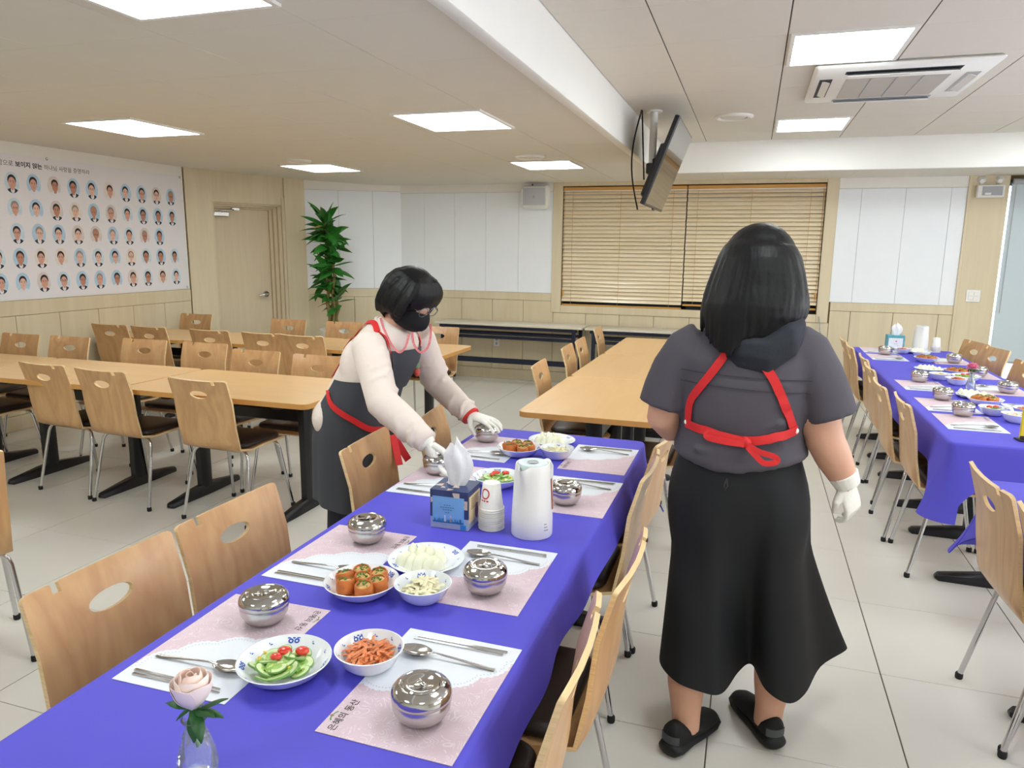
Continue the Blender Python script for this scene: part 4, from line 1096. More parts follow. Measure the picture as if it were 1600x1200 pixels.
# ------------------------------------------------------------------ dishes with blue flower print
M_CER = mat('white_ceramic', S(238, 242, 246), 0.12, var=0.005, coat=0.4)
M_BLUE = mat('blue_glaze', S(52, 92, 190), 0.25, var=0.1, scale=60)
def print_marks(out, r, z, slope, n=9, off=0.0):
    for i in range(n):
        mb = MB(); out.append(mb)
        a = 2 * PI * i / n + off; c = Vector((r * math.cos(a), r * math.sin(a), z))
        u = Vector((-math.sin(a), math.cos(a), 0)); w = Vector((math.cos(a), math.sin(a), slope)).normalized()
        def dot(cx, cy, rx, ry, hole=False):
            q = c + u * cx + w * cy; nn = u.cross(w).normalized(); nn = nn if nn.z > 0 else -nn
            m_ = 10
            if hole:
                vs = [q + u * (rx * k_ * math.cos(2 * PI * t / m_)) + w * (ry * k_ * math.sin(2 * PI * t / m_)) + nn * 0.0009 for k_ in (1.0, 0.45) for t in range(m_)]
                mb.add(vs, [(t, (t + 1) % m_, m_ + (t + 1) % m_, m_ + t) for t in range(m_)])
            else:
                mb.add([q + u * (rx * math.cos(2 * PI * t / m_)) + w * (ry * math.sin(2 * PI * t / m_)) + nn * 0.0009 for t in range(m_)], [tuple(range(m_))])
        if i % 3 == 0:
            dot(-0.006, 0, 0.0055, 0.005, True); dot(0.006, 0, 0.0055, 0.005, True); dot(0, 0.006, 0.003, 0.0015); dot(-0.009, 0.006, 0.004, 0.0013); dot(0.010, 0.006, 0.004, 0.0013)
        else:
            dot(0, 0, 0.0028, 0.0012); dot(0.003, 0.003, 0.001, 0.002)
def dish(kind):
    t = thing({'plate': 'round_plate', 'deep': 'deep_plate', 'bowl': 'side_bowl'}[kind], '', 'plate' if kind != 'bowl' else 'bowl')
    mk = []
    if kind == 'plate':
        prof = [(0.0, 0.0), (0.055, 0.0), (0.058, 0.002), (0.078, 0.010), (0.098, 0.018), (0.1, 0.0195), (0.0985, 0.0205), (0.078, 0.0125), (0.060, 0.005), (0.0, 0.004)]; print_marks(mk, 0.084, 0.0146, 0.4, 12)
    elif kind == 'deep':
        prof = [(0.0, 0.0), (0.048, 0.0), (0.052, 0.003), (0.072, 0.016), (0.087, 0.034), (0.0895, 0.036), (0.0875, 0.037), (0.071, 0.020), (0.052, 0.007), (0.0, 0.005)]; print_marks(mk, 0.0775, 0.0268, 1.0, 11)
    else:
        prof = [(0.0, 0.0), (0.036, 0.0), (0.040, 0.003), (0.054, 0.016), (0.066, 0.040), (0.0685, 0.043), (0.066, 0.0435), (0.053, 0.020), (0.040, 0.007), (0.0, 0.005)]; print_marks(mk, 0.0592, 0.031, 1.7, 10)
    MB().lathe(prof, 48, caps=False).build('dish', M_CER, t, ang=1.0)
    for q in mk: q.build('blue_flower_print', M_BLUE, t, smooth=False)
    reg(t); return t
DP = {k: dish(k) for k in ('plate', 'deep', 'bowl')}
def lay_dish(kind, x, y, label, group='white dishes with blue flower print', z=CZ):
    o = place(DP[kind], (x, y, z + 0.0006), jit(int(x * 999 + y * 777), 3), label, USED, group)
    return o

# ---- food
M_RICE = mat('pale_rice_cake', S(238, 238, 214), 0.45, var=0.03, scale=30)
M_ROLL = mat('fried_tofu_skin', S(192, 108, 48), 0.5, var=0.3, scale=30, bump=0.3, bscale=120)
M_FILL = mat('roll_filling', S(208, 168, 104), 0.6, var=0.2, scale=90, bump=0.3, bscale=150)
M_HERB = mat('green_herb', S(66, 124, 44), 0.5, var=0.25, scale=60)
M_RED = mat('red_pepper', S(200, 34, 30), 0.3, var=0.1)
M_CUC = mat('cucumber_flesh', S(204, 220, 164), 0.3, var=0.1, scale=70)
M_CUS = mat('cucumber_skin', S(112, 156, 84), 0.35, var=0.2, scale=50)
M_TOM = mat('tomato_skin', S(212, 62, 44), 0.2, var=0.12, scale=30, coat=0.4)
M_CORN = mat('corn_yellow', S(236, 200, 70), 0.4, var=0.1)
M_LET = mat('lettuce_green', S(150, 190, 90), 0.4, var=0.2, scale=40)
M_RADISH = mat('seasoned_radish', S(222, 130, 80), 0.4, var=0.22, scale=60)
M_PALEK = mat('pale_pickled_cabbage', S(228, 222, 186), 0.4, var=0.1, scale=40)
M_BROTH = mat('orange_sauce', S(196, 108, 44), 0.15, var=0.1)
def cake_mesh():
    mb = MB(); rings = []
    for i in range(9):                       # half-moon lying on its cut face
        u = i / 8 * 2 - 1; h = 0.036 * math.sqrt(max(0.0, 1 - u * u * 0.96)); w = 0.019 * math.sqrt(max(0.02, 1 - u * u * 0.9))
        rings.append([(0.030 * u, w * math.cos(a) * (1 - 0.35 * math.sin(max(0, a) if a < PI else 0)), max(0, math.sin(a)) * h) for a in [2 * PI * k / 12 for k in range(12)]])
    mb.loft(rings); return mb.mesh('rice_cake', M_RICE, True, 1.2)
cake_me = cake_mesh()
def cakes(x, y, where, z, n=9, s=1.0, grp=None):
    for k in range(n):
        rd = random.Random(k * 13 + int(x * 100)); row = k % 2
        px = (-0.050 + 0.025 * (k // 2)) * s + rd.uniform(-.003, .003); py = (0.033 if row else -0.026) * s + rd.uniform(-.004, .004)
        o = put('rice_cake', cake_me, None, (x + px, y + py, z), rd.uniform(1.0, 2.1)); o.scale = (s * rd.uniform(.95, 1.1),) * 3
        tag(o, 'rice cake, ' + ('front' if row == 0 else 'back') + ' row, ' + ('first', 'second', 'third', 'fourth', 'fifth')[k // 2] + ' from left, ' + where, 'food', 'rice cakes on ' + where)
def roll_proto():
    t = thing('tofu_roll', '', 'food')
    mb = MB().lathe([(0.0, 0.0), (0.0165, 0.0), (0.0185, 0.006), (0.0185, 0.022), (0.0165, 0.0265), (0.0140, 0.0265), (0.0135, 0.024)], 18, caps=False)
    mb.build('wrap', M_ROLL, t)
    MB().lathe([(0.0136, 0.0235), (0.010, 0.0255), (0.0, 0.0262)], 14, caps=False).build('filling', M_FILL, t)
    g = MB(); rd = random.Random(2)
    for _ in range(14):
        g.box((0, 0, 0), (0.0045, 0.0016, 0.0014), M=Matrix.Translation((rd.gauss(0, .005), rd.gauss(0, .005), 0.0272 + rd.uniform(0, .003))) @ Matrix.Rotation(rd.uniform(0, 3), 4, 'Z') @ Matrix.Rotation(rd.uniform(-.6, .6), 4, 'X'))
    g.build('garnish', M_HERB, t, smooth=False)
    reg(t); return t
rollP = roll_proto()
def rolls(x, y, where, z):
    for k, (a, b) in enumerate(((-0.040, 0.004), (-0.018, -0.030), (0.020, -0.030), (0.0, 0.004), (0.041, 0.004), (-0.020, 0.038), (0.022, 0.036))):
        o = place(rollP, (x + a * 1.14 + jit(k, .003), y + b * 1.14 + jit(k + 3, .003), z), jit(k, 3), ('leftmost', 'front left', 'front right', 'central', 'rightmost', 'back left', 'back right')[k] + ' orange tofu roll on ' + where, USED, 'tofu rolls on ' + where)
        o.rotation_euler = (jit(k + 1, 0.22), jit(k + 2, 0.22), jit(k, 3)); o.scale = (1.2,) * 3
    s_ = MB().lathe([(0.0, 0.001), (0.044, 0.0015), (0.049, 0.001)], 24, caps=False).build('sauce', M_BROTH, None); s_.location = (x, y, z - 0.002)
    tag(s_, 'shiny orange sauce pooled under the rolls on ' + where, 'sauce', kind='stuff')
def strands(name, x, y, z, r, h, n, L, w, m, seed, label, cat, extra=None):
    rd = random.Random(seed); mb = MB()
    for k in range(n):
        a, q = rd.uniform(0, 6.28), math.sqrt(rd.random()); px, py = q * r * math.cos(a), q * r * math.sin(a); pz = rd.uniform(0.15, 1) * h * (1 - q * q * 0.7) + 0.006
        b = rd.uniform(0, 6.28); l = L * rd.uniform(.6, 1.2); cv = rd.uniform(-.7, .7); up = rd.uniform(-.25, .25); P = []
        for i in range(5):
            u = i / 4 - 0.5
            P.append((px + math.cos(b + cv * u) * l * u, py + math.sin(b + cv * u) * l * u, pz + up * l * u - 0.3 * l * u * u))
        mb.tube(P, [(w, w * 0.45)] * 5, 5)
    o = mb.build(name, m); o.location = (x, y, z); tag(o, label, cat, kind='stuff')
    return o
def red_kimchi(x, y, where):
    strands('shredded_radish', x, y, CZ + 0.020, 0.041, 0.024, 170, 0.034, 0.0030, M_RADISH, int(x * 50 + y * 90), 'orange seasoned radish shreds heaped in ' + where, 'food')
    o = MB().ell((0, 0, 0), (0.006, 0.004, 0.003)).ell((0.004, 0.005, 0), (0.005, 0.003, 0.003)).build('herb_leaf', M_HERB); o.location = (x + 0.004, y + 0.010, CZ + 0.039); tag(o, 'small green garnish on the radish in ' + where, 'garnish')
def pale_kimchi(x, y, where):
    strands('pickled_cabbage', x, y, CZ + 0.020, 0.038, 0.022, 76, 0.040, 0.0048, M_PALEK, int(x * 70 + y * 30), 'pale pickled cabbage strips heaped in ' + where, 'food')
    o = MB().tube([(-0.012, 0, 0), (0, 0.002, 0.001), (0.012, 0, 0)], [(0.003, .0015)] * 3, 6).tube([(0.004, 0.012, -.001), (0.012, 0.010, 0)], [(0.0028, .0013)] * 2, 6).build('chilli_slice', M_RED); o.location = (x, y + 0.012, CZ + 0.041); tag(o, 'red chilli slice on the pickled cabbage in ' + where, 'garnish')
cucP = thing('cucumber_slice', '', 'food')
MB().lathe([(0.0, 0.0), (0.017, 0.0), (0.017, 0.003), (0.0, 0.003)], 22, caps=False).build('flesh', M_CUC, cucP)
MB().lathe([(0.0168, -0.0001), (0.0180, 0.0), (0.0180, 0.003), (0.0168, 0.0031)], 22, caps=False).build('peel', M_CUS, cucP)
MB().lathe([(0.0, 0.0032), (0.009, 0.0031)], 12, caps=False).build('seed_core', M_LET, cucP)
reg(cucP)
def salad(x, y, where, full=True):
    rd = random.Random(int(x * 100 + y * 10)); z = CZ + 0.018; nc = 16 if full else 8; rdim = 0.052 if full else 0.034
    ORD = 'first second third fourth fifth sixth seventh eighth ninth tenth eleventh twelfth thirteenth fourteenth fifteenth sixteenth'.split()
    spots = [(rdim * math.sqrt((k + .5) / nc) * math.cos(k * 2.4), rdim * math.sqrt((k + .5) / nc) * math.sin(k * 2.4)) for k in range(nc)]; rank = sorted(range(nc), key=lambda k: spots[k][0])
    for k in range(nc):
        a = k * 2.4; q = math.hypot(*spots[k])
        o = place(cucP, (x + q * math.cos(a), y + q * math.sin(a) - 0.006, z + 0.006 + 0.012 * (1 - q / 0.05)), 0, 'cucumber slice, ' + ORD[rank.index(k)] + ' from left, on ' + where, USED, 'cucumber slices on ' + where)
        o.rotation_euler = (rd.uniform(-.55, .3), rd.uniform(-.4, .4), rd.uniform(-.4, .4)); o.scale = (rd.uniform(1.0, 1.25) * (1 if full else .8),) * 3
    for k, (a, b, s) in enumerate(((-0.012, 0.018, 1.0), (0.020, 0.030, 0.95), (-0.016, -0.004, 0.8))[:3 if full else 2]):
        o = MB().ell((0, 0, 0), (0.015 * s, 0.0125 * s, 0.008 * s)).build('tomato_piece', M_TOM); o.location = (x + a, y + b, z + 0.021)
        tag(o, ('middle', 'right-hand', 'left-hand')[k] + ' red tomato piece in the salad on ' + where, 'food', 'tomato halves on ' + where)
    mb = MB()
    for k in range(26):
        a, q = rd.uniform(0, 6.28), rd.uniform(.015, .055); mb.ell((q * math.cos(a), q * math.sin(a), rd.uniform(0, .012)), (.004, .0034, .003), 6, 4)
    o = mb.build('sweetcorn', M_CORN); o.location = (x, y, z + 0.004); tag(o, 'scattered yellow sweetcorn in the salad on ' + where, 'food', kind='stuff')
    mb = MB()
    for k in range(16):
        a, q = rd.uniform(0, 6.28), rd.uniform(0, .05); c = Vector((q * math.cos(a), q * math.sin(a), rd.uniform(0, .01))); b = rd.uniform(0, 6)
        mb.sheet([[c + Vector((math.cos(b) * u * .014 - math.sin(b) * v * .010, math.sin(b) * u * .014 + math.cos(b) * v * .010, .006 * math.sin(u * 3 + v * 4))) for v in (-1, -.3, .3, 1)] for u in (-1, -.3, .3, 1)], 0.0008)
    o = mb.build('lettuce', M_LET); o.location = (x, y, z + 0.006); tag(o, 'torn pale lettuce under the salad on ' + where, 'food', kind='stuff')

N1 = 'the near table'
lay_dish('deep', -0.808, 1.078, 'deep white plate of cucumber salad nearest the camera'); salad(-0.808, 1.078, 'the plate nearest the camera')
lay_dish('bowl', -0.668, 1.158, 'white bowl of orange radish shreds nearest the camera'); red_kimchi(-0.668, 1.158, 'the bowl nearest the camera')
lay_dish('plate', -0.762, 1.625, 'flat white plate of pale rice cakes before the tissue box'); cakes(-0.762, 1.620, 'the plate before the tissue box', CZ + 0.0055, 9)
lay_dish('deep', -0.838, 1.425, 'deep white plate of orange tofu rolls, middle of the near table'); rolls(-0.838, 1.425, 'the middle plate of the near table', CZ + 0.015)
lay_dish('bowl', -0.688, 1.448, 'white bowl of pale pickled cabbage, middle of the near table'); pale_kimchi(-0.688, 1.448, 'the middle bowl of the near table')
lay_dish('deep', -0.800, 2.300, 'deep white plate of salad behind the paper cups'); salad(-0.800, 2.300, 'the plate behind the paper cups')
lay_dish('deep', -0.846, 2.690, 'deep white plate of orange tofu rolls at the far end of the near table'); rolls(-0.846, 2.690, 'the far plate of the near table', CZ + 0.015)
lay_dish('plate', -0.765, 2.905, 'flat white plate of pale rice cakes at the far end of the near table'); cakes(-0.765, 2.90, 'the far plate of the near table', CZ + 0.0055, 9)
lay_dish('bowl', -0.690, 2.700, 'white bowl of pale pickled cabbage at the far end of the near table'); pale_kimchi(-0.690, 2.700, 'the far bowl of the near table')
FR = ' of the far right table'
lay_dish('bowl', 1.225, 6.66, 'white bowl of radish shreds at the far end' + FR); red_kimchi(1.225, 6.66, 'the farthest bowl' + FR)
lay_dish('plate', 1.36, 6.72, 'flat plate of rice cakes before the tall white jug' + FR); cakes(1.36, 6.735, 'the jug plate' + FR, CZ + 0.0055, 8)
lay_dish('bowl', 1.33, 6.475, 'white bowl of pickled cabbage, far third' + FR); pale_kimchi(1.33, 6.475, 'the far-third bowl' + FR)
lay_dish('deep', 1.315, 6.21, 'deep plate of tofu rolls, far third' + FR); rolls(1.315, 6.21, 'the far-third plate' + FR, CZ + 0.015)
lay_dish('plate', 1.24, 5.72, 'flat plate of rice cakes, middle' + FR); cakes(1.24, 5.72, 'the middle plate' + FR, CZ + 0.0055, 9)
lay_dish('deep', 1.385, 5.60, 'deep plate of tofu rolls behind the pink flower'); rolls(1.385, 5.60, 'the plate behind the pink flower', CZ + 0.015)
lay_dish('bowl', 1.222, 5.345, 'white bowl of pickled cabbage left of the flower vase'); pale_kimchi(1.222, 5.345, 'the bowl left of the flower vase')
lay_dish('deep', 1.375, 5.36, 'deep plate of salad just behind the flower vase'); salad(1.375, 5.36, 'the plate just behind the flower vase', False)
lay_dish('bowl', 1.285, 5.18, 'white bowl of radish shreds beside the flower vase'); red_kimchi(1.285, 5.18, 'the bowl beside the flower vase')
lay_dish('plate', 1.275, 4.735, 'flat plate of rice cakes in front of the flower vase'); cakes(1.265, 4.75, 'the plate in front of the vase', CZ + 0.0055, 9)
lay_dish('deep', 1.270, 4.530, 'deep plate of tofu rolls in front of the flower vase'); rolls(1.270, 4.53, 'the plate in front of the vase', CZ + 0.015)
lay_dish('bowl', 1.232, 4.25, 'white bowl of green salad, near end' + FR); salad(1.232, 4.25, 'the near bowl' + FR, False)
lay_dish('bowl', 1.395, 4.28, 'white bowl of radish shreds at the right photo edge' + FR); red_kimchi(1.395, 4.28, 'the bowl at the right photo edge')
lay_dish('bowl', 1.295, 4.105, 'white bowl of pickled cabbage nearest the yellow stand' + FR); pale_kimchi(1.295, 4.105, 'the bowl nearest the yellow stand')

# ------------------------------------------------------------------ tissue boxes
def tissue_box(x, y, rz, label, base, top, front, side, w, d, h, detail):
    t = thing('tissue_box', label, 'tissue box', (x, y, CZ + 0.0006), rz, 'tissue boxes')
    MB().cbox(-w / 2, w / 2, -d / 2, d / 2, 0, h, 0.001).build('carton', [base], t)
    up = MB()
    e = 0.0006
    up.bb(-w / 2 - e, w / 2 + e, -d / 2 - e, d / 2 + e, h * 0.30, h + e, 0)
    u = up.build('patterned_sleeve', [top], t)
    M_BG = mat('beige_print', S(206, 186, 172), 0.5)
    if detail:
        bm_ = MB(); rd = random.Random(8)
        for q in range(10):
            cx, cy = rd.uniform(-w / 2 + .015, w / 2 - .015), rd.uniform(-d / 2 + .015, d / 2 - .015); r_ = rd.uniform(.012, .022); a0 = rd.choice([0, PI / 2, PI, 1.5 * PI])
            pts = [(cx, cy)] + [(cx + r_ * math.cos(a0 + PI / 2 * i / 6), cy + r_ * math.sin(a0 + PI / 2 * i / 6)) for i in range(7)]
            bm_.add([(max(-w / 2, min(w / 2, a)), max(-d / 2, min(d / 2, b)), h + 0.0012) for a, b in pts], [tuple(range(8))])
        for cx, cz, r_, a0 in ((w * .28, h * .96, .022, PI), (-w / 2 + .001, h * .80, .016, 1.5 * PI), (w * .49, h * .55, .018, PI * .5), (w * .49, h * .78, .014, PI)):
            pts = [(cx, cz)] + [(cx + r_ * math.cos(a0 + PI / 2 * i / 6), cz + r_ * math.sin(a0 + PI / 2 * i / 6)) for i in range(7)]
            bm_.add([(max(-w / 2, min(w / 2, a)), -d / 2 - 0.0012, max(0, min(h, b))) for a, b in pts], [tuple(range(8))])
        bm_.build('beige_shapes', M_BG, u, smooth=False)
    fp = MB().bb(-w * .44, w * .40, -d / 2 - 0.0022, -d / 2, h * .16, h * .84).build('picture_panel', front, t, smooth=False)
    if detail:
        wv = mat('pale_ink', S(228, 238, 246), 0.6); nb = mat('meadow_ink', S(44, 116, 168), 0.6, var=0.3, scale=120)
        yf = -d / 2 - 0.0028
        gm = MB(); rd = random.Random(4)
        gm.bb(-w * .43, w * .39, yf, yf + .0004, h * .165, h * .21)
        for q in range(40):
            xx = rd.uniform(-w * .42, w * .38); gm.bb(xx - .0008, xx + .0008, yf, yf + .0004, h * .2, h * .2 + rd.uniform(.004, .012))
        gm.build('meadow_print', nb, fp, smooth=False)
        for cx in (-.012, .006):
            f_ = MB(); f_.loft([[(cx + s_ * .0035, yf - .0003, h * .2), (cx - s_ * .0035, yf - .0003, h * .2), (cx - s_ * .0015, yf - .0003, h * .32), (cx + s_ * .0015, yf - .0003, h * .32)] for s_ in (1,)] * 2)
            f_.add([(cx + .0022 * math.cos(2 * PI * i / 8), yf - .0004, h * .345 + .0026 * math.sin(2 * PI * i / 8)) for i in range(8)], [tuple(range(8))])
            f_.build('little_figure', wv if cx < 0 else mat('pink_ink', S(222, 190, 186), 0.6), fp, smooth=False)
        tx = MB(); rd = random.Random(6)
        for row, (z_, n_) in enumerate(((.62, 3), (.56, 6), (.50, 4), (.43, 2))):
            for q in range(n_):
                tx.bb((q - n_ / 2) * .0075 - .004, (q - n_ / 2) * .0075 + .0012, yf, yf + .0003, h * z_, h * z_ + .0022)
        tx.build('small_lettering', mat('grey_ink', S(70, 104, 150), 0.6), fp, smooth=False)
        MB().bb(w * .30, w * .45, -d / 2 - .0014, -d / 2, h * .03, h * .14).build('blue_badge', mat('cyan_ink', S(40, 140, 200), 0.5), t, smooth=False)
        sd = MB().bb(w / 2, w / 2 + 0.0022, -d * .44, d * .40, h * .18, h * .86).build('side_panel', side, t, smooth=False)
        tx = MB()
        for q in range(7):
            tx.bb(w / 2 + .002, w / 2 + .0027, -d * .30, d * (.30 - .02 * (q % 3)), h * (.78 - .045 * q), h * (.78 - .045 * q) + .0018)
        tx.build('small_lettering', mat('brown_text', S(120, 96, 70), 0.6), sd, smooth=False)
        MB().add([(w / 2 + .003, d * .12 + .014 * math.cos(2 * PI * i / 14), h * .34 + .022 * math.sin(2 * PI * i / 14)) for i in range(14)], [tuple(range(14))]).add([(w / 2 + .0032, d * .12 + .008 * math.cos(2 * PI * i / 10), h * .50 + .010 * math.sin(2 * PI * i / 10)) for i in range(10)], [tuple(range(10))]).build('figure_print', mat('plum_ink', S(96, 60, 92), 0.6), sd, smooth=False)
    else:
        MB().add([(0.006 * math.cos(2 * PI * i / 12), -d / 2 - .003, h * .62 + .005 * math.sin(2 * PI * i / 12)) for i in range(12)], [tuple(range(12))]).build('red_mark', M_RED, fp, smooth=False)
        MB().bb(-.02, .016, -d / 2 - .003, -d / 2 - .0024, h * .44, h * .46).bb(.012, .018, -d / 2 - .003, -d / 2 - .0024, h * .3, h * .34).build('small_lettering', M_PLG, fp, smooth=False)
    P = []
    H = 0.138 if detail else 0.10
    for i in range(15):
        u = i / 14; row = []
        for j in range(25):
            a = 2 * PI * j / 24
            wx = (0.020 + 0.016 * math.sin(PI * min(1, u * 1.05)) + 0.006 * math.sin(3 * a + 5 * u)) * (1 - 0.55 * max(0, u - 0.75) / .25); wy = (0.007 + 0.012 * math.sin(PI * u)) * (1 - 0.5 * max(0, u - .8) / .2)
            fold = 1 + 0.20 * math.sin(5 * a + 3.1 * u) * (0.4 + u)
            row.append((wx * math.cos(a) * fold - 0.010 * u + 0.012 * math.sin(2.5 * u), wy * math.sin(a) * fold + 0.006 * math.sin(4 * u), h - 0.004 + H * u + 0.010 * u * math.sin(2 * a + 1) + 0.012 * u * u * math.cos(a)))
        P.append(row)
    MB().sheet(P, 0.0006).build('tissue', mat('white_tissue', S(240, 241, 245), 0.8, var=0.01, bump=0.15, bscale=60), t, ang=1.4)
    return t
M_NB = mat('navy_print', S(46, 60, 104), 0.45, var=0.25, scale=18)
tissue_box(-0.802, 1.925, 0.03, 'navy patterned tissue box with a pulled tissue on the near table', mat('grey_blue_card', S(168, 178, 196), 0.5), M_NB, mat('sky_print', S(120, 172, 222), 0.5, var=0.06, scale=10), mat('cream_print', S(226, 206, 158), 0.5), 0.118, 0.112, 0.118, True)
tissue_box(1.205, 6.905, 0.02, 'teal and white tissue box at the far end of the right table', mat('teal_card', S(70, 150, 166), 0.5), mat('teal_print', S(86, 160, 176), 0.5, var=0.2, scale=30), mat('white_print', S(226, 232, 238), 0.5), mat('cream_print', S(226, 206, 158), 0.5), 0.130, 0.112, 0.125, False)

# ------------------------------------------------------------------ paper cups
M_CUP = mat('paper_cup_white', S(240, 238, 232), 0.55, var=0.01)
cup_me = MB().lathe([(0.0365, 0.0), (0.0390, 0.0012), (0.0385, 0.0030), (0.0350, 0.0038), (0.0262, 0.077), (0.0250, 0.0785), (0.0235, 0.0760), (0.0, 0.0755)], 32, caps=False).mesh('paper_cup', M_CUP, True, 1.0)
def cup_stack(x, y, n, where, step=0.0062):
    for k in range(n):
        o = put('paper_cup', cup_me, None, (x + jit(k, .0006), y + jit(k + 9, .0006), CZ + 0.0006 + k * step), jit(k, 3))
        top = k == n - 1
        tag(o, ('topmost upside-down white paper cup of the stack ' if top else 'upside-down paper cup, ' + ('lowest', 'second', 'third', 'fourth', 'fifth', 'sixth', 'seventh', 'eighth', 'ninth', 'tenth')[k] + ' from the bottom of the stack ') + where, 'cup', 'paper cups ' + where)
    # red ring emblem printed on the topmost cup
    mb = MB(); zc = 0.050; a0 = -PI / 2 - 0.75
    def on(u, v):
        z = zc + v; r = 0.0352 - (0.0352 - 0.0262) * (z - 0.004) / 0.073 + 0.0006; a = a0 + u / r
        return (r * math.cos(a), r * math.sin(a), z)
    nn = 24
    mb.add([on(rr * math.cos(2 * PI * i / nn), rr * 1.15 * math.sin(2 * PI * i / nn)) for rr in (0.014, 0.0105) for i in range(nn)], [(i, (i + 1) % nn, nn + (i + 1) % nn, nn + i) for i in range(nn)])
    for q in range(3):
        mb.add([on(-0.011 + 0.010 * q + 0.004 * math.cos(2 * PI * i / 8), -0.021 + 0.0025 * math.sin(2 * PI * i / 8)) for i in range(8)], [tuple(range(8))])
    mb.build('red_emblem', mat('red_print', S(206, 60, 48), 0.5), o, smooth=False)
cup_stack(-0.688, 1.925, 11, 'beside the navy tissue box')
cup_stack(1.512, 6.86, 8, 'beside the far white jug')

# ------------------------------------------------------------------ white vacuum jugs
def jug(x, y, rz, label, s=1.0):
    t = thing('vacuum_jug', label, 'jug', (x, y, CZ + 0.0006), rz, 'white vacuum jugs')
    n = 56; rings = []
    for r, z in ((0.052, 0.0), (0.059, 0.0005), (0.0605, 0.004), (0.0600, 0.05), (0.0575, 0.10), (0.0545, 0.15), (0.0520, 0.19), (0.0505, 0.208), (0.0485, 0.214), (0.0460, 0.214), (0.0455, 0.206), (0.044, 0.20)):
        ring = []
        for i in range(n):
            a = 2 * PI * i / n; d = (a + PI) % (2 * PI) - PI           # spout at angle 0 (local +x)
            k = math.exp(-(d / 0.24) ** 2) * max(0, (z - 0.165) / 0.045); k = min(k, 1)
            ring.append(((r + 0.021 * k) * math.cos(a), (r + 0.021 * k) * math.sin(a), z - 0.009 * k))
        rings.append(ring)
    MB().loft(rings, caps=False).build('body', M_PLW, t, ang=0.9)
    MB().lathe([(0.0448, 0.196), (0.0448, 0.213), (0.043, 0.2155), (0.030, 0.217), (0.024, 0.215), (0.0, 0.2145)], 40, caps=False).build('lid', mat('jug_lid', S(206, 218, 220), 0.35), t)
    MB().lathe([(0.0, 0.2146), (0.013, 0.2148), (0.015, 0.2172), (0.0165, 0.2162)], 24, caps=False).build('lid_button', M_PLG, t)
    # handle opposite the spout
    P = [(-0.050, 0, 0.196), (-0.085, 0, 0.198), (-0.100, 0, 0.18), (-0.100, 0, 0.11), (-0.092, 0, 0.05), (-0.058, 0, 0.03)]
    MB().tube(P, [(0.012, 0.008)] * 6, 10).build('handle', M_PLW, t)
    MB().cbox(0.0, 0.0025, -0.006, 0.006, -0.045, 0.045, 0.0005, M=Matrix.Rotation(1.92, 4, 'Z') @ Matrix.Translation((0.0560, 0, 0.125)) @ Matrix.Rotation(-0.06, 4, 'Y')).build('level_window', mat('amber_strip', S(170, 92, 60), 0.3), t)
    tx = MB()
    for q in range(3):
        tx.bb(0.0600, 0.0610, 0.0, 0.014 - 0.003 * q, 0.026 + q * 0.009, 0.029 + q * 0.009, M=Matrix.Rotation(1.15, 4, 'Z'))
    tx.build('small_lettering', M_PLG, t, smooth=False)
    return t
jug(-0.562, 1.925, -PI / 2 - 0.25, 'tall white vacuum jug with spout on the near blue table')
jug(1.395, 6.87, -PI / 2 - 0.05, 'tall white vacuum jug at the far end of the right table')

# ------------------------------------------------------------------ glass vases with flowers
def vase_mat():
    m = bpy.data.materials.new('cut_glass'); m.use_nodes = True; nt = m.node_tree; nt.nodes.clear(); N = nt.nodes.new; L = nt.links.new
    out = N('ShaderNodeOutputMaterial'); tr = N('ShaderNodeBsdfTransparent'); tr.inputs[0].default_value = (0.93, 0.95, 0.97, 1)
    gl_ = N('ShaderNodeBsdfGlossy'); gl_.inputs['Roughness'].default_value = 0.04; gl_.inputs['Color'].default_value = (1, 1, 1, 1)
    lw = N('ShaderNodeLayerWeight'); lw.inputs[0].default_value = 0.22
    mx = N('ShaderNodeMixShader'); L(lw.outputs['Fresnel'], mx.inputs[0]); L(tr.outputs[0], mx.inputs[1]); L(gl_.outputs[0], mx.inputs[2]); df = N('ShaderNodeBsdfDiffuse'); df.inputs[0].default_value = (0.9, 0.93, 1, 1)
    nz = N('ShaderNodeTexNoise'); nz.inputs['Scale'].default_value = 160; gt = N('ShaderNodeMath'); gt.operation = 'MULTIPLY_ADD'; gt.inputs[1].default_value = 1.6; gt.inputs[2].default_value = -0.72; gt.use_clamp = True  # noise speckles of white diffuse paint the sparkle into the glass
    L(nz.outputs['Fac'], gt.inputs[0]); m2 = N('ShaderNodeMixShader'); L(gt.outputs[0], m2.inputs[0]); L(mx.outputs[0], m2.inputs[1]); L(df.outputs[0], m2.inputs[2]); L(m2.outputs[0], out.inputs[0])
    return m
M_VASE = vase_mat()
M_STEM = mat('flower_stem', S(96, 140, 66), 0.5, var=0.1)
M_RLEAF = mat('rose_leaf', S(34, 84, 36), 0.4, var=0.2, scale=50)
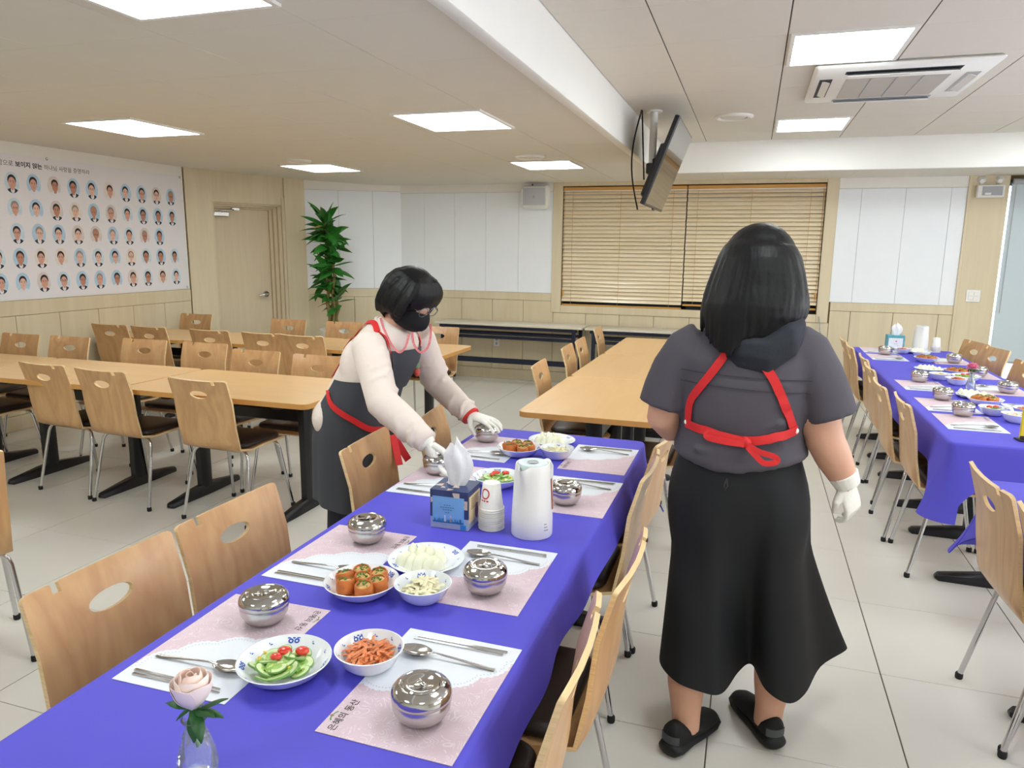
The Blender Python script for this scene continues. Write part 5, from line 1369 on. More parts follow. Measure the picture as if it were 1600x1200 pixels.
def vase(x, y, s, label, kind, hs=1.0):
    t = thing('bud_vase', label, 'vase', (x, y, CZ + 0.0006), 0.3)
    n = 28; rings = []
    prof = [(0.0215, 0.0), (0.024, 0.002), (0.025, 0.012), (0.026, 0.026), (0.0225, 0.05), (0.0165, 0.072), (0.0125, 0.088), (0.013, 0.096), (0.017, 0.104), (0.0155, 0.1045), (0.0115, 0.096), (0.0105, 0.088), (0.0140, 0.072), (0.0195, 0.05), (0.0225, 0.026), (0.0215, 0.012), (0.0, 0.008)]
    for k, (r, z) in enumerate(prof):
        cut = (0.0012 if k < 6 else 0.0) * (1 if (k % 2) else -1)
        rings.append([((r + cut * (1 if i % 2 else -1)) * s * math.cos(2 * PI * i / n + (k % 2) * 0.11), (r + cut * (1 if i % 2 else -1)) * s * math.sin(2 * PI * i / n + (k % 2) * 0.11), z * s * hs) for i in range(n)])
    MB().loft(rings, caps=False).add(rings[0], [tuple(range(n - 1, -1, -1))]).build('glass', M_VASE, t, ang=0.35)
    f = thing('rose' if kind == 'rose' else 'carnation', 'single pale pink rose with green leaves in the near glass vase' if kind == 'rose' else 'pink carnation in the glass vase on the far right table', 'flower', (x, y, CZ + 0.0006), 0.0)
    top = 0.124 * s * hs if kind == 'rose' else 0.135 * s
    MB().tube([(0.004, 0, 0.055 * s * hs), (-0.002, 0, 0.09 * s * hs), (-0.003, 0.001, top)], 0.0028 * s, 8).build('stem', M_STEM, f)
    if kind == 'rose':
        M_PET = mat('rose_petal', S(250, 232, 224), 0.55, var=0.02, scale=40, sheen=0.2)
        M_PET2 = mat('rose_heart', S(250, 224, 212), 0.55, var=0.03, scale=40)
        def petal(az, r0, r1, z0, z1, spread, curl, mm, lean=0.0):
            P = []
            for i in range(9):
                u = i / 8; row = []
                rr = (r0 + (r1 - r0) * math.sin(PI * 0.62 * u)) ; zz = z0 + (z1 - z0) * u
                if u > 0.75: rr += curl * (u - 0.75) / .25
                for j in range(9):
                    v = j / 8 * 2 - 1; a = az + v * spread * (0.45 + 0.55 * math.sin(PI * (0.18 + 0.62 * u)))
                    row.append(((rr + lean * v) * math.cos(a), (rr + lean * v) * math.sin(a), zz - 0.004 * v * v * u))
                P.append(row)
            MB().sheet(P, 0.0007).build('petal', mm, f, ang=1.4)
        c = top + 0.002
        for k in range(3): petal(k * 2.1 + 0.4, 0.002, 0.011, c, c + 0.053, 1.25, -0.004, M_PET2, 0.0015)
        for k in range(3): petal(k * 2.1 + 1.3, 0.003, 0.0175, c - 0.002, c + 0.056, 1.25, -0.003, M_PET2, 0.001)
        for k in range(5): petal(k * 1.257 + 0.2, 0.004, 0.0235, c - 0.004, c + 0.050, 0.98, 0.001, M_PET, 0.001)
        for k in range(5): petal(k * 1.257 + 0.9, 0.005, 0.0275, c - 0.005, c + 0.042, 0.95, 0.004, M_PET, 0.001)
        pr2 = random.Random(3)
        def rleaf(base, az, el, L, w, droop):
            P = leaf_sheet(base, az, el, L, w, droop)
            MB().sheet(P, 0.0006).build('leaf', M_RLEAF, f, ang=1.4)
        for k in range(5): rleaf((0, 0, c - 0.003), k * 1.257 + 0.3, -0.1, 0.030, 0.0045, 0.9)
        for az, el, L, dr in ((3.3, 0.5, 0.04, 0.9), (2.9, 0.2, 0.045, 0.6), (3.0, 0.9, 0.04, 0.8), (2.8, -0.1, 0.045, 0.4), (0.1, 0.1, 0.045, 0.6), (-0.3, 0.4, 0.05, 0.5), (-0.6, -0.5, 0.05, 1.0), (0.2, 0.6, 0.055, 0.4), (-0.9, -0.9, 0.045, 0.5)):
            rleaf((math.cos(az) * 0.008, math.sin(az) * 0.008, top - 0.004), az, el, L, 0.0095, dr)
    else:
        M_CAR = mat('carnation_petal', S(232, 140, 168), 0.6, var=0.12, scale=60)
        for k in range(26):
            rd = random.Random(k); az = k * 2.4; el = 1.4 - 1.5 * (k / 26); P = []
            for i in range(5):
                u = i / 4; row = []
                for j in range(7):
                    v = j / 6 * 2 - 1; w = 0.016 * (0.25 + 0.75 * u)
                    d = Vector((math.cos(az) * math.cos(el), math.sin(az) * math.cos(el), math.sin(el))); sd_ = Vector((-math.sin(az), math.cos(az), 0))
                    row.append(Vector((-0.003, 0.001, top)) + d * (0.034 * u) + sd_ * (w * v) + Vector((0, 0, 0.0025 * math.sin(v * 9) * u)))
                P.append(row)
            MB().sheet(P, 0.0006).build('petal', M_CAR, f, ang=1.4)
        for k in range(9):
            MB().sheet(leaf_sheet((0.004, 0, top - 0.02), -0.6 + 0.35 * k, 0.5, 0.05, 0.007, 0.6), 0.0006).build('leaf', M_RLEAF, f, ang=1.4)
    return t
vase(-0.770, 0.800, 1.15, 'faceted clear glass bud vase with a pale rose at the bottom edge', 'rose', 0.86)
vase(1.30, 4.945, 1.05, 'small clear glass vase with a pink carnation on the far right table', 'carnation')

# ---- yellow stand at the right edge
ys = thing('table_sign', 'yellow upright table sign on a black foot at the right photo edge', 'sign', (1.222, 3.70, CZ + 0.0006), 0.15)
MB().cbox(-0.045, 0.045, -0.03, 0.03, 0, 0.008, 0.002).build('foot', M_BLACK, ys)
MB().cbox(-0.036, 0.036, -0.006, 0.006, 0.008, 0.145, 0.002).build('panel', mat('yellow_print', S(236, 208, 40), 0.4, var=0.03), ys)
MB().bb(-0.036, 0.036, -0.0075, -0.005, 0.010, 0.022).add([(0.004 + 0.018 * math.cos(2 * PI * i / 14), -0.0075, 0.055 + 0.010 * math.sin(2 * PI * i / 14)) for i in range(14)], [tuple(range(14))]).build('dark_print', M_INK, ys, smooth=False)
# ------------------------------------------------------------------ people
M_SKIN = mat('skin', S(206, 158, 132), 0.5, var=0.04, scale=12)
M_GLOVE = mat('white_rubber_glove', S(236, 234, 226), 0.5, var=0.02, bump=0.15, bscale=60)
M_HAIR = None
def hair_mat():
    m = mat('black_hair', S(11, 11, 13), 0.50, var=0.15, scale=30, stretch=(3, 3, 0.5), spec=0.32)
    nt = m.node_tree; b = nt.nodes['Principled BSDF']
    tc = nt.nodes.new('ShaderNodeTexCoord'); mp = nt.nodes.new('ShaderNodeMapping'); mp.inputs['Scale'].default_value = (70, 70, 5)
    nz = nt.nodes.new('ShaderNodeTexNoise'); nz.inputs['Scale'].default_value = 1.0; nz.inputs['Detail'].default_value = 3
    bp = nt.nodes.new('ShaderNodeBump'); bp.inputs['Strength'].default_value = 0.5; bp.inputs['Distance'].default_value = 0.004
    nt.links.new(tc.outputs['Object'], mp.inputs['Vector']); nt.links.new(mp.outputs[0], nz.inputs['Vector']); nt.links.new(nz.outputs['Fac'], bp.inputs['Height']); nt.links.new(bp.outputs['Normal'], b.inputs['Normal'])
    return m
M_HAIR = hair_mat()
M_RSTRAP = mat('red_strap', S(206, 34, 36), 0.6, var=0.05, scale=60)

def hand_shape(mb, M, curls, thumb, side=1, spread=0.06):
    """fingers along +x, palm down (-z), thumb at +y*side; M places the wrist"""
    def T(p): return M @ Vector((p[0], p[1] * side, p[2]))
    mb.tube([T(p) for p in ((-0.03, 0, 0), (0.0, 0, 0), (0.03, 0.002, -0.001), (0.065, 0.001, -0.002), (0.090, 0, -0.004))], [(0.027, 0.021), (0.029, 0.020), (0.037, 0.017), (0.040, 0.015), (0.037, 0.012)], 14, hint=(M.to_3x3() @ Vector((0, 0, 1))))
    for k, (y, L) in enumerate(((0.029, 0.070), (0.0105, 0.079), (-0.009, 0.074), (-0.027, 0.058))):
        p = Vector((0.078, y, -0.003)); ang = 0.0; az = (1.4 - k) * spread; P = [T((0.06, y * 0.9, -0.003)), T(p)]
        for seg, (c, l) in enumerate(zip(curls[k] if isinstance(curls[0], (list, tuple)) else curls, (0.44, 0.31, 0.25))):
            for h in (0.5, 1.0):
                ang += c / 2; p = p + Vector((math.cos(ang) * math.cos(az), math.cos(ang) * math.sin(az), -math.sin(ang))) * (L * l / 2); P.append(T(p))
        mb.tube(P, [0.0098, 0.0098, 0.0096, 0.0094, 0.0090, 0.0088, 0.0082, 0.0066], 8)
    p = Vector((0.018, 0.026, -0.006)); P = [T(p)]
    d1, d2 = thumb
    for d, l in ((d1, 0.036), (d2, 0.026), (d2, 0.018)):
        p = p + Vector(d).normalized() * l; P.append(T(p))
    mb.tube(P, [0.0145, 0.0120, 0.0105, 0.0080], 8)
def axes(o, x, z):
    x = Vector(x).normalized(); z = Vector(z); z = (z - x * z.dot(x)).normalized(); y = z.cross(x)
    return Matrix(((x.x, y.x, z.x, o[0]), (x.y, y.y, z.y, o[1]), (x.z, y.z, z.z, o[2]), (0, 0, 0, 1)))
def rebase(o, base):
    o.data.transform(Matrix.Translation((-base[0], -base[1], -base[2])))
    return o
def cr_closed(C, n):
    out = []; m = len(C)
    for i in range(n):
        s = i / n * m; k = int(s); u = s - k
        p0, p1, p2, p3 = (Vector(C[(k + q) % m]) for q in (-1, 0, 1, 2))
        out.append(0.5 * (2 * p1 + (p2 - p0) * u + (2 * p0 - 5 * p1 + 4 * p2 - p3) * u * u + (3 * p1 - p0 - 3 * p2 + p3) * u ** 3))
    return out
def cr_open(C, n):
    C = [Vector(c) for c in C]; C = [2 * C[0] - C[1]] + C + [2 * C[-1] - C[-2]]; out = []; m = len(C) - 3
    for i in range(n + 1):
        s = min(i / n * m, m - 1e-6); k = int(s); u = s - k; p0, p1, p2, p3 = C[k:k + 4]
        out.append(0.5 * (2 * p1 + (p2 - p0) * u + (2 * p0 - 5 * p1 + 4 * p2 - p3) * u * u + (3 * p1 - p0 - 3 * p2 + p3) * u ** 3))
    return out
def on_surface(bvh, pts, off):
    r = []
    for p in pts:
        q, n, i, d = bvh.find_nearest(Vector(p))
        r.append((q + n * off, n))
    return r
def ray_surface(bvh, pts, frm, off):
    r = []
    for p in pts:
        p = Vector(p); d = Vector(frm); q, n, i, dist = bvh.ray_cast(p - d * 1.0, d)
        if q is None: q, n, i, dist = bvh.find_nearest(p)
        r.append((q + n * off, n))
    return r

# ================= the standing person seen from behind
BB = (0.0, 2.27, 0.0)
pb = thing('person', 'person seen from behind in grey short-sleeved top, red apron straps and long black skirt', 'person', BB)
b = MB()
b.ell((0.015, 2.335, 1.515), (0.078, 0.095, 0.115)); b.ell((0.015, 2.43, 1.50), (0.014, 0.016, 0.018), 8, 6)
for s_ in (-1, 1): b.ell((0.015 + s_ * 0.08, 2.335, 1.50), (0.014, 0.02, 0.032), 8, 6)
b.tube([(0.015, 2.32, 1.46), (0.01, 2.305, 1.38), (0.0, 2.30, 1.31)], [0.055, 0.056, 0.075], 12)
b.tube([(0, 2.30, 0.84), (0, 2.30, 1.0), (0, 2.30, 1.15), (0, 2.295, 1.27), (0, 2.295, 1.33)], [(0.17, 0.125), (0.165, 0.12), (0.18, 0.125), (0.17, 0.105), (0.09, 0.07)], 18, hint=Vector((0, 1, 0)))
b.tube([(-0.14, 2.29, 1.29), (-0.185, 2.285, 1.22), (-0.225, 2.275, 1.11), (-0.238, 2.275, 1.045), (-0.215, 2.32, 1.01), (-0.16, 2.40, 1.0), (-0.115, 2.46, 1.0)], [0.06, 0.062, 0.058, 0.052, 0.050, 0.042, 0.030], 14)
b.tube([(0.14, 2.29, 1.29), (0.175, 2.285, 1.23), (0.215, 2.275, 1.10), (0.240, 2.27, 1.02), (0.270, 2.275, 0.965), (0.303, 2.28, 0.905), (0.318, 2.285, 0.878)], [0.06, 0.064, 0.060, 0.056, 0.053, 0.040, 0.030], 14)
b.tube([(-0.070, 2.32, 0.88), (-0.075, 2.32, 0.65), (-0.090, 2.30, 0.46), (-0.112, 2.225, 0.31), (-0.112, 2.185, 0.20), (-0.106, 2.165, 0.12), (-0.104, 2.17, 0.05)], [0.075, 0.065, 0.056, 0.064, 0.060, 0.047, 0.044], 14)
b.tube([(0.070, 2.32, 0.88), (0.085, 2.34, 0.65), (0.125, 2.36, 0.46), (0.150, 2.31, 0.31), (0.152, 2.285, 0.20), (0.150, 2.275, 0.12), (0.146, 2.285, 0.05)], [0.075, 0.065, 0.056, 0.062, 0.058, 0.046, 0.044], 14)
rebase(organic('body', b, 0.009, 4, M_SKIN, pb), BB)
# grey top
M_TEE = mat('charcoal_cotton', S(78, 74, 82), 0.85, var=0.04, scale=4, bump=0.05, bscale=300)
b = MB()
def er(cx, cy, z, rx, ry, n=28, p=2.4): return [(cx + rx * math.copysign(abs(math.cos(2 * PI * i / n)) ** (2 / p), math.cos(2 * PI * i / n)), cy + ry * math.copysign(abs(math.sin(2 * PI * i / n)) ** (2 / p), math.sin(2 * PI * i / n)), z) for i in range(n)]
def hemup(r, k): return [(x, y, z + k * abs(x + 0.03) / 0.2) for x, y, z in r]
b.loft([hemup(er(0.0, 2.30, 0.912, 0.198, 0.150), 0.045), hemup(er(0.0, 2.30, 0.937, 0.203, 0.153), 0.035), er(-0.002, 2.30, 0.985, 0.196, 0.142), er(-0.003, 2.30, 1.035, 0.186, 0.135), er(-0.004, 2.30, 1.10, 0.192, 0.140), er(-0.004, 2.30, 1.18, 0.198, 0.142), er(-0.003, 2.295, 1.25, 0.198, 0.130), er(0.0, 2.295, 1.30, 0.178, 0.108), er(0.005, 2.295, 1.335, 0.135, 0.085), er(0.008, 2.30, 1.37, 0.080, 0.066)])
b.tube([(-0.12, 2.29, 1.285), (-0.165, 2.288, 1.255), (-0.205, 2.283, 1.195), (-0.228, 2.280, 1.14), (-0.243, 2.278, 1.085)], [(0.070, 0.082), (0.078, 0.086), (0.077, 0.080), (0.075, 0.076), (0.076, 0.075)], 20)
b.tube([(0.12, 2.29, 1.290), (0.160, 2.288, 1.265), (0.200, 2.283, 1.205), (0.228, 2.280, 1.145), (0.250, 2.275, 1.088)], [(0.070, 0.082), (0.078, 0.086), (0.079, 0.080), (0.079, 0.078), (0.082, 0.078)], 20)
for k in range(5):   # soft drape folds across the back
    z = 0.955 + 0.045 * k; b.tube([(-0.13 + 0.03 * k, 2.172 + 0.004 * k, z + 0.03), (0.0, 2.168 + 0.003 * k, z), (0.12, 2.176, z + 0.02 + 0.01 * k)], [0.008, 0.012, 0.008], 8)
top = organic('top', b, 0.0085, 3, M_TEE, pb)
bv = bvh_of(top); rebase(top, BB)
def seamline(name, pts, off=0.0015, w=0.003, frm=(0, 1, 0)):
    mb = MB(); ribbon(ray_surface(bv, pts, frm, off), w, 0.001, mb); return mb.build(name, mat('seam_thread', S(58, 55, 62), 0.9), pb)
for z0, z1 in ((1.218, 1.205), (1.185, 1.168)):
    rebase(seamline('yoke_seam', [(-0.185 + 0.37 * i / 24, 2.15, z0 + (z1 - z0) * i / 24) for i in range(25)]), BB)
# hood
M_HOOD = mat('navy_hood', S(36, 40, 48), 0.8, var=0.06, scale=20, bump=0.1, bscale=200)
b = MB()
for k, (dz, r, dy) in enumerate(((0.0, 0.034, 0.0), (0.035, 0.032, -0.012), (0.07, 0.03, -0.014))):
    b.tube([(-0.095, 2.235, 1.365 + dz * 0.2), (-0.070, 2.210 + dy, 1.305 + dz * .7), (-0.01, 2.188 + dy, 1.258 + dz * .7), (0.055, 2.184 + dy, 1.250 + dz * .7), (0.110, 2.200 + dy, 1.300 + dz * .7), (0.140, 2.225, 1.365 + dz * 0.2)], [r * 0.7, r, r, r, r, r * 0.7], 10)
b.ell((0.03, 2.215, 1.33), (0.105, 0.05, 0.07))
rebase(organic('hood', b, 0.008, 3, M_HOOD, pb), BB)
# skirt
M_SKIRT = mat('black_skirt', S(15, 17, 21), 0.75, var=0.08, scale=3)
hemc = [(0.395, 2.50), (0.30, 2.36), (0.245, 2.21), (0.190, 2.140), (0.125, 2.17), (0.085, 2.29), (0.045, 2.25), (0.0, 2.13), (-0.06, 2.10), (-0.14, 2.11), (-0.200, 2.21), (-0.205, 2.37), (-0.17, 2.50), (-0.08, 2.55), (0.03, 2.50), (0.12, 2.57), (0.25, 2.60), (0.34, 2.56)]
n = 108; hem = cr_closed([(x, y, 0) for x, y in hemc], n); rings = []
wz = [(1.0, 0.94), (0.97, 0.945)]
for k in range(17):
    t = k / 16; z = 0.955 - (0.955 - 0.235) * t; ring = []
    for i in range(n):
        a = math.atan2(hem[0].y - 2.30, hem[0].x) - 2 * PI * i / n
        rx, ry = 0.180 + 0.035 * math.sin(PI * min(1, t * 2.2)) * 0.9, 0.132 + 0.030 * math.sin(PI * min(1, t * 2.2)); w = Vector((rx * math.cos(a), 2.30 + ry * math.sin(a), 0))
        q = t ** 1.35
        p = w * (1 - q) + Vector((hem[i].x, hem[i].y, 0)) * q
        ring.append((p.x, p.y, z + 0.012 * t * math.sin(4 * a)))
    rings.append(ring)
mb = MB(); mb.loft(rings, caps=False); mb.loft([[(x * 0.985 + 0.001, 2.32 + (y - 2.32) * 0.98, z) for x, y, z in r] for r in reversed(rings)], caps=False)
mb.loft([rings[-1], [(x * 0.985 + 0.001, 2.32 + (y - 2.32) * 0.98, z) for x, y, z in rings[-1]]], caps=False)
rebase(mb.build('skirt', M_SKIRT, pb, ang=1.4), BB)
rebase(MB().tube([(-0.03, 2.158, 0.905), (-0.036, 2.150, 0.885), (-0.032, 2.148, 0.872), (-0.026, 2.150, 0.885), (-0.030, 2.158, 0.905)], 0.0025, 6).build('hem_cord', M_INK, pb), BB)
# apron straps and waist tie (surface of the top plus the hood's edge)
def strap(pts, w, name='apron_strap', off=0.003):
    mb = MB(); P = ray_surface(bv, cr_open(pts, 28), (0, 1, 0), off); ribbon(P, w, 0.0022, mb); return rebase(mb.build(name, M_RSTRAP, pb, ang=1.2), BB)
STL, STR = [(-0.055, 2.1, 1.275), (-0.10, 2.1, 1.205), (-0.145, 2.1, 1.13), (-0.152, 2.1, 1.055)], [(0.02, 2.1, 1.285), (0.075, 2.1, 1.215), (0.110, 2.1, 1.145), (0.142, 2.1, 1.065)]
strap(STL, 0.024); strap(STR, 0.026)
strap([(-0.156, 2.1, 1.055), (-0.08, 2.1, 1.038), (0.01, 2.1, 1.025), (0.09, 2.1, 1.036), (0.152, 2.1, 1.062)], 0.026, 'waist_tie', 0.006)
rebase(MB().ell((0.015, 2.140, 1.025), (0.016, 0.012, 0.017)).build('bow_knot', M_RSTRAP, pb), BB)
def loopband(pts, w, name):
    mb = MB(); P = [(p + Vector((0, 0, 0.043)), Vector((0, -1, 0.15)).normalized()) for p in cr_open(pts, 22)]; ribbon(P, w, 0.002, mb); return rebase(mb.build(name, M_RSTRAP, pb, ang=1.2), BB)
loopband([(0.012, 2.135, 0.985), (-0.035, 2.128, 0.998), (-0.085, 2.133, 1.003), (-0.090, 2.128, 0.992), (-0.04, 2.122, 0.985), (0.012, 2.130, 0.980)], 0.020, 'bow_loop')
loopband([(0.018, 2.135, 0.978), (0.055, 2.125, 0.962), (0.098, 2.122, 0.952), (0.102, 2.12, 0.938), (0.070, 2.118, 0.932), (0.045, 2.125, 0.950), (0.022, 2.132, 0.972)], 0.016, 'bow_loop')
for x in (-0.157, 0.152):
    rebase(MB().lathe([(0.006, -0.002), (0.009, 0), (0.006, 0.002)], 12, M=Matrix.Translation((x, 2.20, 1.058)) @ Matrix.Rotation(PI / 2, 4, 'X')).build('strap_ring', M_PLW, pb), BB)
# hair
b = MB(); hr2 = random.Random(12)
b.ell((0.018, 2.325, 1.530), (0.112, 0.120, 0.124), 24, 16)
b.tube([(0.018, 2.30, 1.56), (0.018, 2.275, 1.48), (0.016, 2.255, 1.41), (0.010, 2.245, 1.355), (-0.005, 2.235, 1.315)], [(0.095, 0.095), (0.128, 0.106), (0.138, 0.104), (0.132, 0.095), (0.10, 0.080)], 24, hint=Vector((0, 1, 0)))
for k in range(46):
    u = k / 45; a = -0.15 - u * (PI - 0.3); x0, y0 = 0.018 + 0.105 * math.cos(a), 2.30 + 0.105 * math.sin(a); x1, y1 = 0.012 + 0.140 * math.cos(a), 2.265 + 0.114 * math.sin(a)
    L = 1.352 - 0.075 * math.exp(-((x1 + 0.045) / 0.06) ** 2) + hr2.uniform(-.016, .014); sway = hr2.uniform(-.012, .012); x2 = x1 * 0.92 - 0.012 + sway
    b.tube(cr_open([(x0 * 0.5, 2.31 + (y0 - 2.30) * 0.5, 1.605), (x0 * 0.95, y0 + 0.006, 1.565), ((x0 + x1) / 2 + sway, (y0 + y1) / 2, 1.47), (x1, y1, 1.40), (x2, y1 + 0.012 - 0.26 * (1.36 - L) * (1 if y1 < 2.2 else 0), L)], 10), [0.010, 0.013, 0.015, 0.015, 0.016, 0.017, 0.017, 0.016, 0.014, 0.010, 0.004], 7)
rebase(organic('hair', b, 0.0048, 4, M_HAIR, pb), BB)
# gloves
b = MB(); hand_shape(b, axes((0.312, 2.284, 0.893), (0.33, 0.10, -0.94), (0.75, -0.62, 0.2)) @ Matrix.Scale(1.0, 4), (0.55, 0.75, 0.5), ((0.75, 0.55, -0.35), (0.9, -0.1, -0.5)), -1)
b.tube([(0.296, 2.279, 0.922), (0.316, 2.285, 0.885)], [0.0455, 0.037], 16)
rebase(organic('glove', b, 0.003, 2, M_GLOVE, pb), BB)
b = MB(); hand_shape(b, axes((-0.120, 2.455, 1.0), (0.45, 0.85, 0.0), (0, 0, 1)), (0.5, 0.6, 0.4), ((0.7, 0.6, -0.2), (0.9, 0.1, -0.3)), -1)
b.tube([(-0.140, 2.425, 1.0), (-0.118, 2.455, 1.0)], [0.040, 0.034], 14)
rebase(organic('glove', b, 0.003, 2, M_GLOVE, pb), BB)
# shoes
M_SHOE = mat('black_knit', S(14, 14, 15), 0.75, var=0.1, scale=80, bump=0.15, bscale=400)
M_SOLE = mat('black_sole', S(18, 19, 20), 0.6, var=0.05)
M_GREYB = mat('grey_heel_panel', S(66, 70, 74), 0.6)
def shoe(heel, toe):
    h = Vector((heel[0], heel[1], 0)); d = (Vector((toe[0], toe[1], 0)) - h); L = d.length; d.normalize(); s = Vector((d.y, -d.x, 0))
    M = Matrix(((d.x, s.x, 0, h.x), (d.y, s.y, 0, h.y), (0, 0, 1, 0), (0, 0, 0, 1)))
    def ring(u, w, z0, z1, n=18, off=0.0):
        return [(u * L, off + w * math.cos(2 * PI * i / n), z0 + (z1 - z0) * (0.5 + 0.5 * math.sin(2 * PI * i / n))) for i in range(n)]
    so = MB().loft([ring(0.0, 0.022, 0.018, 0.045), ring(0.03, 0.036, 0.004, 0.052), ring(0.12, 0.043, 0.0, 0.050), ring(0.35, 0.040, 0.0, 0.040), ring(0.6, 0.047, 0.0, 0.034), ring(0.8, 0.049, 0.001, 0.030), ring(0.93, 0.040, 0.006, 0.030), ring(1.0, 0.018, 0.014, 0.028)], M=M)
    o = so.build('shoe_sole', M_SOLE, pb, ang=1.2); rebase(o, BB)
    up = MB().loft([ring(0.03, 0.020, 0.03, 0.090), ring(0.07, 0.031, 0.02, 0.112), ring(0.16, 0.036, 0.02, 0.108), ring(0.28, 0.036, 0.015, 0.098), ring(0.42, 0.037, 0.015, 0.092), ring(0.58, 0.042, 0.012, 0.080), ring(0.74, 0.044, 0.012, 0.068), ring(0.88, 0.037, 0.012, 0.056), ring(0.96, 0.022, 0.014, 0.042)], M=M)
    sh = up.build('shoe', M_SHOE, pb, ang=1.2); rebase(sh, BB); o.parent = sh
    P = []
    for i in range(9):
        a = PI / 2 + 0.55 + (PI - 1.1) * i / 8; P.append([(0.118 * L + 0.105 * L * math.cos(a), 0.0375 * math.sin(a), z) for z in (0.050, 0.062, 0.076)])
    hp = MB().sheet(P, 0.002, M=M).build('heel_panel', M_GREYB, sh, ang=1.2); rebase(hp, BB)
shoe((-0.152, 2.075), (-0.022, 2.325)); shoe((0.178, 2.215), (0.050, 2.470))

# ================= the bending person in the dark apron
BA = (-1.60, 2.65, 0.0)
pa = thing('person', 'masked person in cream sweater and dark apron bending over the near blue table', 'person', BA)
FY = math.radians(-14); fd = Vector((math.cos(FY), math.sin(FY), 0)); rd_ = Vector((fd.y, -fd.x, 0))
SPN = [(-1.580, 2.665, 0.80), (-1.558, 2.663, 0.90), (-1.512, 2.66, 1.00), (-1.460, 2.655, 1.08), (-1.408, 2.65, 1.16), (-1.375, 2.648, 1.225), (-1.348, 2.645, 1.265)]
RSH, RE, RW = Vector((-1.410, 2.505, 1.185)), Vector((-1.290, 2.385, 0.990)), Vector((-1.105, 2.355, 0.872))
LSH, LE, LW = Vector((-1.335, 2.800, 1.185)), Vector((-1.310, 2.925, 0.975)), Vector((-1.140, 2.875, 0.858))
HC = Vector((-1.288, 2.635, 1.372)); HR_ = Matrix.Rotation(FY - 0.05, 3, 'Z') @ Matrix.Rotation(0.50, 3, 'Y')
HM = Matrix.Translation(HC) @ HR_.to_4x4() @ Matrix.Scale(0.89, 4)
b = MB()
b.ell((0.015, 0, 0.0), (0.090, 0.075, 0.112), 20, 14, M=HM); b.ell((0.055, 0, -0.060), (0.045, 0.045, 0.048), 14, 10, M=HM)
b.ell((0.106, 0, -0.020), (0.012, 0.012, 0.022), 8, 6, M=HM)
for s_ in (-1, 1): b.ell((0.0, s_ * 0.078, -0.01), (0.020, 0.012, 0.030), 8, 6, M=HM)
b.tube([HC + Vector((-0.02, 0, -0.04)), (-1.345, 2.64, 1.30), (-1.385, 2.645, 1.24)], [0.052, 0.052, 0.066], 12)
b.tube(SPN[:-1], [(0.155, 0.12), (0.155, 0.12), (0.14, 0.11), (0.145, 0.115), (0.15, 0.11), (0.10, 0.08)], 16, hint=fd)
b.tube([RSH, RE.lerp(RSH, 0.5), RE, RW.lerp(RE, 0.4), RW], [0.055, 0.048, 0.042, 0.038, 0.026], 12)
b.tube([LSH, LE.lerp(LSH, 0.5), LE, LW.lerp(LE, 0.4), LW], [0.055, 0.048, 0.042, 0.038, 0.026], 12)
for s_ in (-1, 1):
    y = 2.655 + s_ * 0.09
    b.tube([(-1.575, y, 0.86), (-1.575, y, 0.66), (-1.575, y, 0.46), (-1.59, y, 0.28), (-1.605, y, 0.08)], [0.075, 0.065, 0.052, 0.050, 0.036], 12); b.tube([(-1.63, y, 0.04), (-1.56, y, 0.035), (-1.47, y, 0.025)], [(0.036, 0.035), (0.040, 0.03), (0.034, 0.02)], 10)
rebase(organic('body', b, 0.008, 4, M_SKIN, pa), BA)
# eyes
for s_ in (-1, 1):
    rebase(MB().ell((0.094, s_ * 0.031, 0.010), (0.010, 0.013, 0.006), 10, 6, M=HM).build('eye', M_INK, pa), BA)
# sweater
M_SWE = mat('cream_sweater', S(226, 212, 202), 0.9, var=0.03, scale=5, bump=0.06, bscale=260)
b = MB()
RR = [(0.168, 0.145), (0.165, 0.143), (0.150, 0.130), (0.152, 0.128), (0.155, 0.120), (0.128, 0.100), (0.068, 0.064)]
b.tube(SPN, RR, 26, hint=fd)
b.ell((-1.642, 2.62, 0.860), (0.085, 0.13, 0.095), 18, 12); b.ell((-1.518, 2.635, 1.075), (0.080, 0.125, 0.13), 20, 12)
def sleeve(A, Bv, C, r):
    m1 = A.lerp(Bv, 0.35); m2 = A.lerp(Bv, 0.7); m3 = Bv.lerp(C, 0.35); m4 = Bv.lerp(C, 0.7)
    b.tube([A + (A - Bv) * 0.12, A, m1, m2, Bv, m3, m4, Bv.lerp(C, 0.90), C], r, 18)
sleeve(RSH, RE, RW, [0.062, 0.070, 0.068, 0.064, 0.063, 0.060, 0.055, 0.047, 0.042]); sleeve(LSH, LE, LW, [0.062, 0.070, 0.068, 0.064, 0.061, 0.057, 0.053, 0.046, 0.041])
def wrinkles(A, C, r, n, seed):
    rr = random.Random(seed); d = (C - A).normalized(); a, e = frame_from(d)
    for k in range(n):
        c = A.lerp(C, (k + 0.5) / n); ph = rr.uniform(0, 6.28); P = []
        for i in range(7):
            t = ph + 2.2 * (i / 6 - 0.5); P.append(c + d * rr.uniform(-.012, .012) + d * (0.05 * (i / 6 - .5)) + (a * math.cos(t) + e * math.sin(t)) * (r * 0.98))
        b.tube(P, [0.003, 0.007, 0.009, 0.010, 0.009, 0.007, 0.003], 7)
wrinkles(RSH, RE, 0.065, 7, 1); wrinkles(RE, RW, 0.057, 8, 2); wrinkles(LSH, LE, 0.065, 6, 3); wrinkles(LE, LW, 0.054, 8, 4)
swe = organic('sweater', b, 0.0075, 3, M_SWE, pa); sbv = bvh_of(swe); rebase(swe, BA)
